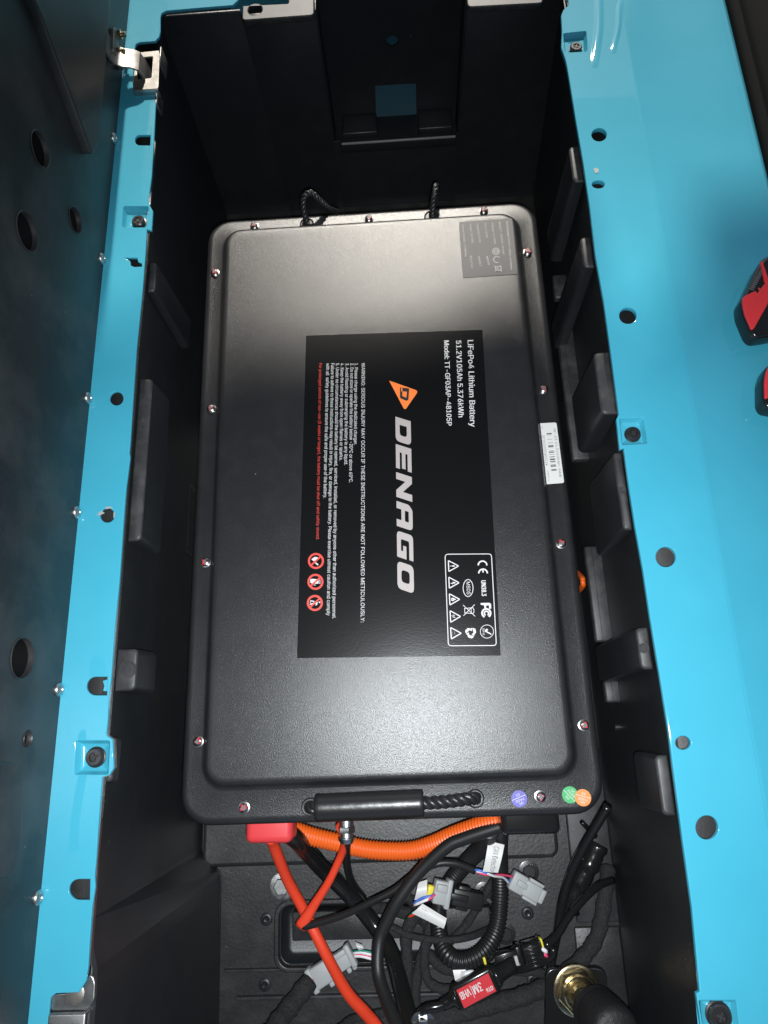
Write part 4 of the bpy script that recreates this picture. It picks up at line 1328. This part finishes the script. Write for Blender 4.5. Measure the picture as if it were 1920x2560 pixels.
# ================================================================== cables and connectors in front of the battery
def solo(name, me, label, cat, group=None):
    return tag(part(name, me), label, cat, group)
solo('red_power_cable', cable([(676, 2094, -0.085), (686, 2118, -0.105), (718, 2198, -0.150), (752, 2261, -0.172), (781, 2319, -0.180), (822, 2400, -0.165), (868, 2481, -0.135), (914, 2533, -0.110), (945, 2572, -0.09), (990, 2650, -0.06)], 0.0061, 'redcable', 16,
     squash=lambda s: (1, 1)), 'thick red sleeved power cable running down from the red terminal cover', 'cable')
solo('orange_conduit', conduit([(700, 2066, -0.10), (741, 2079, -0.11), (786, 2093, -0.118), (847, 2107, -0.125), (900, 2120, -0.13), (960, 2127, -0.13), (1030, 2126, -0.13), (1085, 2110, -0.125), (1138, 2087, -0.115), (1215, 2060, -0.10), (1270, 2045, -0.09)], 0.0100, 'orange', 0.0036, 20),
     'bright orange corrugated conduit curving under the near edge of the battery', 'conduit')
solo('orange_conduit', conduit([(1444, 1432, -0.20), (1455, 1444, -0.14), (1457, 1454, -0.132), (1457, 1464, -0.14), (1446, 1478, -0.20)], 0.0033, 'orange', 0.0036, 18),
     'small orange conduit bend showing in the gap between battery and right wall', 'conduit')
solo('black_power_cable', cable([(690, 2060, -0.075), (741, 2099, -0.10), (775, 2136, -0.14), (810, 2175, -0.18), (850, 2213, -0.205), (885, 2250, -0.22), (940, 2318, -0.225), (975, 2375, -0.21), (990, 2420, -0.195), (1008, 2490, -0.165), (1030, 2580, -0.13), (1040, 2640, -0.11)], 0.0098, 'gloss', 18),
     'thick smooth black power cable crossing diagonally under the red cables', 'cable')
# thin lead with a red shrink sleeve and a dark braided continuation
lead = thing('signal_lead', 'thin looped lead, red sleeved first half then black braided, from the metal gland', 'cable', P(752, 2316, -0.15))
def rr_(i, s, tot):
    f = s / tot
    return 0.0056 - 0.0014 * math.sin(math.pi * min(1, f * 1.1)) + 0.0012 * max(0, f - 0.85) / 0.15
part('red_sleeve', cable([(853, 2066, -0.062), (860, 2084, -0.078), (863, 2105, -0.095), (851, 2142, -0.115), (822, 2204, -0.132), (787, 2260, -0.145), (762, 2300, -0.150), (751, 2318, -0.152)], rr_, 'redcable', 14, squash=lambda s: (1.0, 1.0 - 0.45 * max(0, s - 0.8) / 0.2), up=(0, 0, 1)), lead)
part('black_braid', cable([(756, 2317, -0.152), (790, 2309, -0.148), (856, 2288, -0.140), (926, 2256, -0.130), (985, 2226, -0.124), (1040, 2184, -0.119), (1090, 2160, -0.118), (1135, 2158, -0.120), (1172, 2170, -0.124), (1187, 2177, -0.126)], 0.0040, 'braid', 12), lead)
solo('gland_lead', cable([(869, 2072, -0.06), (871, 2090, -0.075), (867, 2122, -0.11), (868, 2162, -0.15), (876, 2197, -0.19), (890, 2224, -0.22), (908, 2246, -0.24)], lambda i, s, t: 0.0042 + 0.0012 * s / t, 'rubber', 12, squash=lambda s: (1, 1 - 0.4 * s)),
     'flat black lead hanging from the metal gland over the orange conduit', 'cable')
solo('braided_cable', cable([(1330, 2050, -0.085), (1270, 2062, -0.088), (1222, 2076, -0.092), (1160, 2097, -0.098), (1117, 2117, -0.102), (1047, 2182, -0.110), (995, 2252, -0.114), (967, 2304, -0.118), (950, 2345, -0.120), (944, 2400, -0.117), (948, 2445, -0.112), (964, 2495, -0.100), (984, 2545, -0.085), (1010, 2610, -0.065)], 0.0066, 'braid', 16),
     'black braided cable arching from the black terminal cover down to the bottom edge', 'cable')
solo('black_conduit', conduit([(1254, 2046, -0.09), (1249, 2085, -0.13), (1248, 2130, -0.175), (1250, 2180, -0.198), (1250, 2250, -0.205), (1243, 2315, -0.200), (1222, 2362, -0.190), (1191, 2392, -0.183), (1151, 2404, -0.180), (1119, 2387, -0.185), (1101, 2347, -0.200), (1096, 2300, -0.214), (1099, 2262, -0.219), (1122, 2211, -0.212), (1160, 2163, -0.195), (1205, 2117, -0.160), (1226, 2075, -0.10)], 0.0100, 'rubber', 0.0040, 20),
     'black corrugated conduit bent in a long U loop on the compartment floor', 'conduit')
solo('thin_loop_cable', cable([(952, 2306, -0.20), (985, 2320, -0.197), (1020, 2338, -0.192), (1076, 2349, -0.19), (1130, 2350, -0.19), (1180, 2341, -0.20), (1222, 2322, -0.228)], 0.0038, 'tape', 10),
     'thin black cable sagging across the inside of the corrugated loop', 'cable')
CL = 'cloth taped wiring looms at the bottom'
def loom(path, r, label, seed=0):
    rnd = random.Random(seed)
    ph = [rnd.random() * 6 for _ in range(3)]
    return solo('wiring_loom', cable(path, lambda i, s, t: r * (1 + 0.07 * math.sin(s * 300 + ph[0]) + 0.05 * math.sin(s * 820 + ph[1])), 'tape', 12), label, 'wiring loom', CL)
loom([(1062, 2268, -0.215), (1030, 2300, -0.21), (1016, 2340, -0.205), (1018, 2400, -0.20), (1016, 2450, -0.195), (1010, 2500, -0.19), (1000, 2560, -0.18), (990, 2620, -0.17)], 0.0068, 'upright black taped loom right of the braided cable, at the bottom', 1)
loom([(1078, 2300, -0.225), (1064, 2363, -0.22), (1061, 2415, -0.215), (1070, 2450, -0.21), (1095, 2470, -0.205), (1150, 2478, -0.20)], 0.0056, 'slim black taped loom curving under the module with the red label', 2)
loom([(1070, 2385, -0.225), (1100, 2415, -0.22), (1140, 2430, -0.215), (1190, 2440, -0.215)], 0.0062, 'short black taped loom below the corrugated loop', 3)
loom([(1040, 2590, -0.125), (1085, 2552, -0.135), (1150, 2532, -0.145), (1230, 2512, -0.155), (1320, 2486, -0.165), (1390, 2452, -0.18), (1450, 2402, -0.195), (1489, 2350, -0.205), (1505, 2290, -0.21), (1515, 2220, -0.215), (1520, 2170, -0.23)], 0.0088, 'long thick black taped loom sweeping from the bottom edge up past the brass stud', 4)
loom([(776, 2452, -0.195), (762, 2470, -0.19), (735, 2505, -0.18), (700, 2550, -0.16), (660, 2610, -0.13)], 0.0105, 'thick black taped loom leaving the pale grey connector to the lower left', 5)
loom([(830, 2590, -0.16), (877, 2551, -0.19), (920, 2538, -0.20), (967, 2530, -0.21), (1010, 2520, -0.22)], 0.0045, 'slim dark taped loom behind the red cable at the bottom edge', 6)
loom([(896, 2262, -0.235), (935, 2268, -0.24), (985, 2276, -0.24), (1040, 2290, -0.235), (1078, 2310, -0.23)], 0.0072, 'flat lying black taped loom behind the diagonal black cable', 7)
loom([(1226, 2452, -0.20), (1262, 2432, -0.195), (1300, 2428, -0.19), (1350, 2432, -0.195), (1388, 2448, -0.21)], 0.0048, 'thin black taped loom between the module and the brass stud plate', 8)
loom([(1010, 2236, -0.225), (1040, 2262, -0.228), (1062, 2300, -0.228), (1070, 2345, -0.228), (1052, 2400, -0.225), (1040, 2460, -0.215), (1036, 2540, -0.20)], 0.0062, 'black taped loom just left of the corrugated loop, deepest in the tangle', 9)
loom([(1236, 2196, -0.235), (1210, 2240, -0.236), (1180, 2290, -0.238), (1150, 2330, -0.24), (1120, 2360, -0.24)], 0.0050, 'thin black taped loom lying inside the corrugated loop on the floor', 10)
CR = 'smooth black cables at the lower right'
solo('smooth_cable', cable([(1362, 2366, -0.150), (1390, 2342, -0.157), (1423, 2290, -0.168), (1463, 2244, -0.180), (1497, 2214, -0.193), (1530, 2200, -0.21)], 0.0045, 'gloss', 12), 'glossy black cable from the ribbed black connector curving up to the right wall', 'cable', CR)
solo('smooth_cable', cable([(1376, 2420, -0.215), (1386, 2365, -0.205), (1395, 2325, -0.195), (1406, 2256, -0.182), (1429, 2180, -0.168), (1463, 2111, -0.148), (1492, 2062, -0.13), (1520, 2015, -0.11)], 0.0050, 'gloss', 12), 'glossy black cable rising beside the corner of the battery', 'cable', CR)
solo('smooth_cable', cable([(1455, 2056, -0.19), (1470, 2072, -0.20), (1490, 2092, -0.205)], 0.0028, 'gloss', 10), 'short thin black cable end under the battery corner', 'cable', CR)
rnd = random.Random(11)
solo('wrapped_joint', cable([(1496, 2110, -0.215), (1484, 2140, -0.215), (1468, 2172, -0.218), (1448, 2210, -0.222), (1432, 2245, -0.226), (1424, 2275, -0.23)], lambda i, s, t: 0.0115 * (1 + 0.14 * math.sin(s * 420) * math.sin(s * 130 + 1)), 'gloss', 14), 'lumpy glossy black wrapped cable joint near the right wall', 'cable joint')

# connectors ---------------------------------------------------------------
def axis_frame(a, b):
    a, b = P(*a), P(*b)
    return frame(a, b - a), (b - a).length
def wire(path, mat, r=0.0011, parent=None, name='wire'):
    return part(name, cable(path, r, mat, 8), parent)
def tagquad(pts, z, parent, bend=0.0, name='paper_tag'):
    """paper flag from four pixel corners (far-left, far-right, near-right, near-left), slightly curled"""
    c = [P(u, v, z) for u, v in pts]
    V, F = [], []
    nu, nv = 8, 3
    for t_ in (0.0, -0.0004):
        for i in range(nu + 1):
            for j in range(nv + 1):
                a, b = i / nu, j / nv
                p = (c[0] * (1 - b) + c[1] * b) * (1 - a) + (c[3] * (1 - b) + c[2] * b) * a
                V.append((p.x, p.y, p.z + t_ + bend * math.sin(math.pi * a)))
    w = nv + 1
    o = (nu + 1) * w
    for i in range(nu):
        for j in range(nv):
            q = (i * w + j, i * w + j + 1, (i + 1) * w + j + 1, (i + 1) * w + j)
            F += [q, tuple(x + o for x in q[::-1])]
    for i in range(nu):
        for j in (0, nv):
            a, b = i * w + j, (i + 1) * w + j
            F.append((a, b, b + o, a + o))
    for j in range(nv):
        for i in (0, nu):
            a, b = i * w + j, i * w + j + 1
            F.append((a, b, b + o, a + o))
    return part(name, autosmooth(fix(mesh(V, F, 'paper')), 40), parent)
def tagtext(s, a, b, cap, z, parent, mat='greyprint'):
    base = T(0, 0, 0)
    p, q = P(a[0], a[1], z), P(b[0], b[1], z)
    return part('lettering', text_fit(s, (p.x, p.y), (q.x, q.y), cap, mat, base, z + 0.0004), parent)

# 1: loose grey connector with the paper flag
h1_ = thing('grey_connector', 'loose light grey connector on pink blue and white wires with a paper flag', 'connector', P(1317, 2217, -0.17))
mt, ln = axis_frame((1277, 2196, -0.160), (1357, 2242, -0.166))
body = merge(rbox(ln * 0.42, 0.0205, 0.0125, 0.0018, 'connector', 2, (ln * 0.21, 0, 0)),
             rbox(ln * 0.50, 0.0170, 0.0150, 0.0016, 'connector', 2, (ln * 0.62, 0, 0.0005)),
             rbox(ln * 0.16, 0.0150, 0.0120, 0.0014, 'connector', 2, (ln * 0.93, 0, 0)))
part('connector_body', body, h1_, mt)
for y in (-0.0100, 0.0100):
    part('latch_rail', rbox(ln * 0.44, 0.0035, 0.0075, 0.0010, 'connector', 2, (ln * 0.66, y, 0.0025)), h1_, mt)
part('latch_tab', rbox(ln * 0.30, 0.0065, 0.0028, 0.0008, 'connector', 2, (ln * 0.30, 0.001, 0.0073)), h1_, mt)
part('pin_face', rbox(0.0006, 0.0110, 0.0085, 0.0002, 'blackprint', 1, (ln * 1.012, 0, 0)), h1_, mt)
wire([(1184, 2176, -0.1255), (1204, 2184, -0.125), (1228, 2188, -0.130), (1255, 2187, -0.142), (1283, 2192, -0.157)], 'wire_pink', 0.0013, h1_)
wire([(1184, 2175, -0.124), (1200, 2176, -0.121), (1225, 2186, -0.126), (1252, 2192, -0.145), (1276, 2204, -0.16)], 'wire_blue', 0.0013, h1_)
wire([(1184, 2178, -0.126), (1208, 2180, -0.122), (1234, 2190, -0.129), (1258, 2194, -0.146), (1272, 2208, -0.161)], 'wire_white', 0.0013, h1_)
tg = tagquad([(1221, 2102), (1261, 2112), (1245, 2182), (1207, 2179)], -0.118, h1_, 0.003)
tagtext('CAN Detection', (1235, 2115), (1224, 2181), 0.0060, -0.1138, tg)

# 2: grey and black mated pair in the middle
h2_ = thing('mated_connector', 'light grey connector plugged into a black housing in front of the conduit loop', 'connector', P(1110, 2232, -0.15))
mt, ln = axis_frame((1086, 2226, -0.150), (1214, 2254, -0.162))
part('grey_housing', merge(rbox(0.019, 0.024, 0.014, 0.0016, 'connector', 2, (0.0080, 0.0, 0)), rbox(0.006, 0.030, 0.016, 0.0016, 'connector', 2, (0.015, 0.0, 0)), rbox(0.012, 0.008, 0.004, 0.001, 'connector', 2, (0.006, 0.005, 0.0085))), h2_, mt)
part('black_housing', merge(rbox(ln - 0.024, 0.018, 0.014, 0.0018, 'rubber', 2, (0.020 + (ln - 0.024) / 2, -0.001, 0)), rbox((ln - 0.024) * 0.4, 0.025, 0.010, 0.0015, 'rubber', 2, (0.022 + (ln - 0.024) * 0.3, -0.001, 0)),
                            rbox(0.020, 0.007, 0.003, 0.001, 'rubber', 2, (ln * 0.45, 0, 0.0095))), h2_, mt)
part('yellow_seal', rbox(0.007, 0.012, 0.009, 0.002, 'yellow', 2, (-0.0050, -0.001, 0.0)), h2_, mt)
wire([(1092, 2228, -0.148), (1078, 2240, -0.143), (1058, 2244, -0.142), (1034, 2258, -0.148)], 'wire_blue', 0.0014, h2_)
wire([(1093, 2232, -0.148), (1082, 2240, -0.141), (1070, 2250, -0.140), (1034, 2262, -0.150)], 'wire_pink', 0.0012, h2_)
wire([(1086, 2234, -0.150), (1074, 2246, -0.141), (1060, 2252, -0.141), (1036, 2263, -0.147)], 'wire_white', 0.0016, h2_)
wire([(1086, 2216, -0.15), (1078, 2217, -0.152), (1068, 2215, -0.16)], 'wire_pink', 0.0012, h2_)
tagquad([(1046, 2206), (1068, 2199), (1067, 2246), (1036, 2250)], -0.146, h2_, 0.004)
tg = tagquad([(1056, 2259), (1117, 2296), (1109, 2322), (1030, 2283)], -0.140, h2_, 0.002)
tagtext('supply', (1042, 2274), (1066, 2287), 0.0048, -0.1386, tg)
wire([(1036, 2280, -0.143), (1026, 2288, -0.15), (1018, 2296, -0.16)], 'wire_green', 0.0012, h2_)
wire([(1038, 2284, -0.141), (1028, 2290, -0.147), (1022, 2291, -0.15)], 'redcable', 0.0012, h2_)

# 3: long grey connector at the lower left, under the red cable
h3_ = thing('long_grey_connector', 'long pale grey mated connector lying under the red power cable', 'connector', P(832, 2420, -0.2))
mt, ln = axis_frame((776, 2453, -0.203), (884, 2381, -0.203))
part('rear_housing', merge(rbox(ln * 0.50, 0.0235, 0.016, 0.0020, 'connector', 2, (ln * 0.27, 0, 0)), rbox(0.007, 0.0275, 0.019, 0.002, 'connector', 2, (ln * 0.06, 0, 0))), h3_, mt)
part('front_housing', merge(rbox(ln * 0.44, 0.0200, 0.0145, 0.0018, 'connector', 2, (ln * 0.74, 0.0005, 0.0006)), rbox(0.007, 0.0250, 0.017, 0.002, 'connector', 2, (ln * 0.93, 0, 0)),
                            rbox(0.005, 0.0240, 0.0165, 0.0015, 'connector', 2, (ln * 0.56, 0, 0))), h3_, mt)
part('latch_arm', merge(rbox(ln * 0.34, 0.0060, 0.0030, 0.0010, 'connector', 2, (ln * 0.72, 0.0075, 0.0085)), rbox(0.006, 0.011, 0.004, 0.001, 'connector', 2, (ln * 0.50, 0.004, 0.0095))), h3_, mt)
for x in (0.78, 0.90):
    part('latch_knob', merge(rbox(0.0055, 0.0060, 0.008, 0.0018, 'connector', 2, (ln * x, -0.0125, 0.001))), h3_, mt)
part('latch_knob', rbox(0.006, 0.006, 0.007, 0.0016, 'connector', 2, (ln * 0.36, -0.0145, 0)), h3_, mt)
for i, (mm, dy) in enumerate((('wire_green', -6), ('wire_white', -1), ('wire_pink', 4), ('wire_white', 9))):
    wire([(882, 2384 + dy * 0.7, -0.203), (902, 2382 + dy * 0.9, -0.198), (922, 2386 + dy, -0.197), (940, 2391 + dy, -0.20), (960, 2400 + dy, -0.21)], mm, 0.0014 if i % 2 == 0 else 0.0018, h3_)
wire([(784, 2450, -0.196), (774, 2453, -0.193), (766, 2460, -0.193)], 'redcable', 0.0019, h3_)
wire([(782, 2460, -0.196), (773, 2464, -0.193), (764, 2468, -0.194)], 'yellow', 0.0019, h3_)
tagquad([(888, 2355), (906, 2362), (913, 2372), (898, 2376)], -0.195, h3_, 0.003)

# 4: module with the red adhesive liner
h4_ = thing('inline_module', 'black inline module with a red printed liner and cables at both ends', 'module', P(1190, 2470, -0.13))
ZM = -0.120
mt, ln = axis_frame((1139, 2494, ZM - 0.008), (1237, 2441, ZM - 0.008))
part('module_body', rbox(ln, 0.0250, 0.0150, 0.0035, 'gloss', 3, (ln / 2, 0, 0)), h4_, mt)
lq = [(0.0045, -0.0098), (ln - 0.0045, -0.0098), (ln - 0.0045, 0.0078), (0.0045, 0.0078)]
lab = part('red_liner', curve_mesh([lq], 'vhb', 0.00015), h4_, mt @ T(0, 0, 0.0077))
tm = mt @ T(0, 0, 0) @ Matrix.Rotation(R(180), 4, 'Z')
for s, a, b, c in (('3M', (-0.0300, -0.0045), (-0.0205, -0.0045), 0.0080), ('VHB', (-0.0170, -0.0045), (-0.0060, -0.0045), 0.0068), ('GT6', (-ln + 0.006, 0.0035), (-ln + 0.013, 0.0035), 0.0038)):
    part('lettering', text_fit(s, a, b, c, 'white', tm, 0.0081, 0.0, 0.0004), lab)
part('divider_line', stroke([(-0.0187, -0.0060), (-0.0187, 0.0060)], 0.0005, 'white', tm, 0.0081), lab)
def along(p0, p1, radii, mat, n=16):
    a, b = p0, p1
    pts = [a.lerp(b, f) for f, _ in radii]
    return sweep(pts, lambda i, s, t: radii[i][1], mat, n)
e0, e1 = mt @ Vector((0.001, 0, 0)), mt @ Vector((-0.016, 0, 0))
part('strain_relief', along(e0, e1, ((0, 0.0115), (0.15, 0.0110), (0.3, 0.0070), (0.7, 0.0062), (1, 0.0055)), 'gloss'), h4_)
part('module_cable', cable([(1118, 2507, ZM - 0.008), (1096, 2516, ZM - 0.006), (1072, 2520, ZM - 0.006), (1050, 2532, ZM - 0.010), (1030, 2560, ZM - 0.02), (1015, 2600, ZM - 0.03)], 0.0046, 'gloss', 12), h4_)
e0, e1 = mt @ Vector((ln - 0.001, 0, 0)), mt @ Vector((ln + 0.024, 0.001, -0.004))
part('strain_relief', along(e0, e1, ((0, 0.0115), (0.12, 0.0110), (0.25, 0.0085), (0.8, 0.0080), (1, 0.0068)), 'gloss'), h4_)
part('module_cable', cable([(1272, 2426, ZM - 0.012), (1300, 2424, ZM - 0.02), (1330, 2416, ZM - 0.03), (1365, 2402, ZM - 0.035), (1382, 2385, ZM - 0.03), (1382, 2368, ZM - 0.03)], 0.0040, 'gloss', 12), h4_)
part('module_cable', cable([(1250, 2470, ZM - 0.03), (1215, 2492, ZM - 0.028), (1180, 2512, ZM - 0.028), (1150, 2524, ZM - 0.03)], 0.0022, 'gloss', 10), h4_)

# 5: black many-pin connector pair
h5_ = thing('ribbed_connector', 'black ribbed multi pin connector with a yellow seal above the module', 'connector', P(1300, 2390, -0.15))
mt, ln = axis_frame((1239, 2409, -0.150), (1357, 2374, -0.150))
part('plug_housing', merge(rbox(ln * 0.46, 0.0190, 0.0150, 0.0015, 'gloss', 2, (ln * 0.24, 0, 0)), rbox(ln * 0.12, 0.0240, 0.0180, 0.0015, 'gloss', 2, (ln * 0.50, 0, 0))), h5_, mt)
part('plug_latch', merge(rbox(ln * 0.28, 0.0075, 0.0030, 0.0008, 'pad', 2, (ln * 0.24, -0.004, 0.0085)), rbox(ln * 0.07, 0.0150, 0.0036, 0.0008, 'connector', 2, (ln * 0.42, -0.003, 0.0088))), h5_, mt)
part('socket_housing', rbox(ln * 0.40, 0.0230, 0.0190, 0.0018, 'gloss', 2, (ln * 0.78, 0.0, 0)), h5_, mt)
for y in (-0.0095, -0.0057, -0.0019, 0.0019, 0.0057, 0.0095):
    part('housing_rib', rbox(ln * 0.36, 0.0016, 0.0020, 0.0006, 'gloss', 1, (ln * 0.78, y, 0.0100)), h5_, mt)
part('socket_collar', rbox(0.003, 0.0250, 0.0205, 0.0012, 'gloss', 2, (ln * 0.965, 0, 0)), h5_, mt)
part('yellow_seal', rbox(0.0035, 0.0100, 0.010, 0.0012, 'yellow', 2, (ln * 1.0, 0.0080, 0.004)), h5_, mt)
wire([(1352, 2370, -0.143), (1362, 2376, -0.140), (1366, 2380, -0.146)], 'wire_white', 0.0022, h5_)
wire([(1356, 2384, -0.143), (1364, 2388, -0.141), (1368, 2392, -0.147)], 'wire_pink', 0.0018, h5_)
wire([(1244, 2410, -0.148), (1228, 2420, -0.145), (1208, 2428, -0.142), (1188, 2433, -0.140), (1168, 2435, -0.139)], 'wire_green', 0.0015, h5_)
wire([(1184, 2432, -0.136), (1172, 2433, -0.1355), (1160, 2436, -0.136)], 'wire_white', 0.0030, h5_)
part('yellow_seal', rbox(0.0028, 0.0075, 0.004, 0.001, 'yellow', 2, (-0.0105, 0.006, 0.002)), h5_, mt)
tg = tagquad([(1132, 2425), (1164, 2424), (1168, 2445), (1140, 2461)], -0.136, h5_, 0.001)
tagtext('Receipt', (1152, 2428), (1151, 2452), 0.0040, -0.1346, tg)

# 6: black mounting plate with the brass coloured stud and rubber boot
h6_ = thing('battery_stud', 'brass coloured nut and washer on a black plate under a big rubber boot', 'terminal stud', P(1440, 2470, -0.15))
f4 = lambda x, y: (1080 + 0.3134 * x, 2300 + 0.3134 * y)
zpl = -0.150
pp = pl([f4(*p) for p in ((905, 900), (905, 440), (935, 395), (985, 380), (1045, 388), (1075, 420), (1200, 420), (1225, 388), (1300, 376), (1365, 395), (1400, 445), (1405, 900))], zpl)
part('mounting_plate', autosmooth(xf(curve_mesh([roundpoly(pp, 0.004)], 'gloss', 0.003, 0.0015, 3), T(0, 0, zpl - 0.003)), 50), h6_)
base_p, tip_p = P(1440, 2474, zpl + 0.002), P(1512, 2552, -0.085)
ax = (tip_p - base_p).normalized()
sm_ = Matrix.Translation(base_p) @ Vector((0, 0, 1)).rotation_difference((ax + Vector((0, 0, 0.9))).normalized()).to_matrix().to_4x4()
part('brass_washer', lathe([(0.0250, 0), (0.0250, 0.0030), (0.0240, 0.0038), (0.0200, 0.0038), (0, 0.0038)], 'brass', 40), h6_, sm_)
part('brass_nut', loft([[(r * math.cos(R(60 * i + 12)), r * math.sin(R(60 * i + 12)), z) for i in range(6)] for r, z in ((0.0225, 0.004), (0.0225, 0.0085), (0.0212, 0.0095))], 'brass', True, True, ang=25), h6_, sm_)
part('brass_collar', lathe([(0.0165, 0.0097), (0.0165, 0.0125), (0.0155, 0.0135), (0.0120, 0.0135), (0.0115, 0.0150), (0.0105, 0.022), (0, 0.022)], 'brass', 32), h6_, sm_)
bm_ = Matrix.Translation(base_p + ax * 0.043) @ Vector((0, 0, 1)).rotation_difference(ax).to_matrix().to_4x4()
part('rubber_boot', lathe([(0.015, -0.006), (0.0205, -0.004), (0.0232, 0.001), (0.0235, 0.006), (0.0222, 0.0085), (0.0232, 0.0110), (0.0240, 0.016), (0.0240, 0.040), (0.0225, 0.046), (0.018, 0.050), (0, 0.052)], 'boot', 36, 60), h6_, bm_)

# loose bright lug at the bottom edge
lug = hexbolt(0.0085, 0.008, 'zinc')
tag(part('cable_lug', lug, None, T(*P(1058, 2556, -0.13)) @ Matrix.Rotation(R(18), 4, 'X')), 'bright metal cable lug with nut at the bottom edge of the picture', 'cable lug')
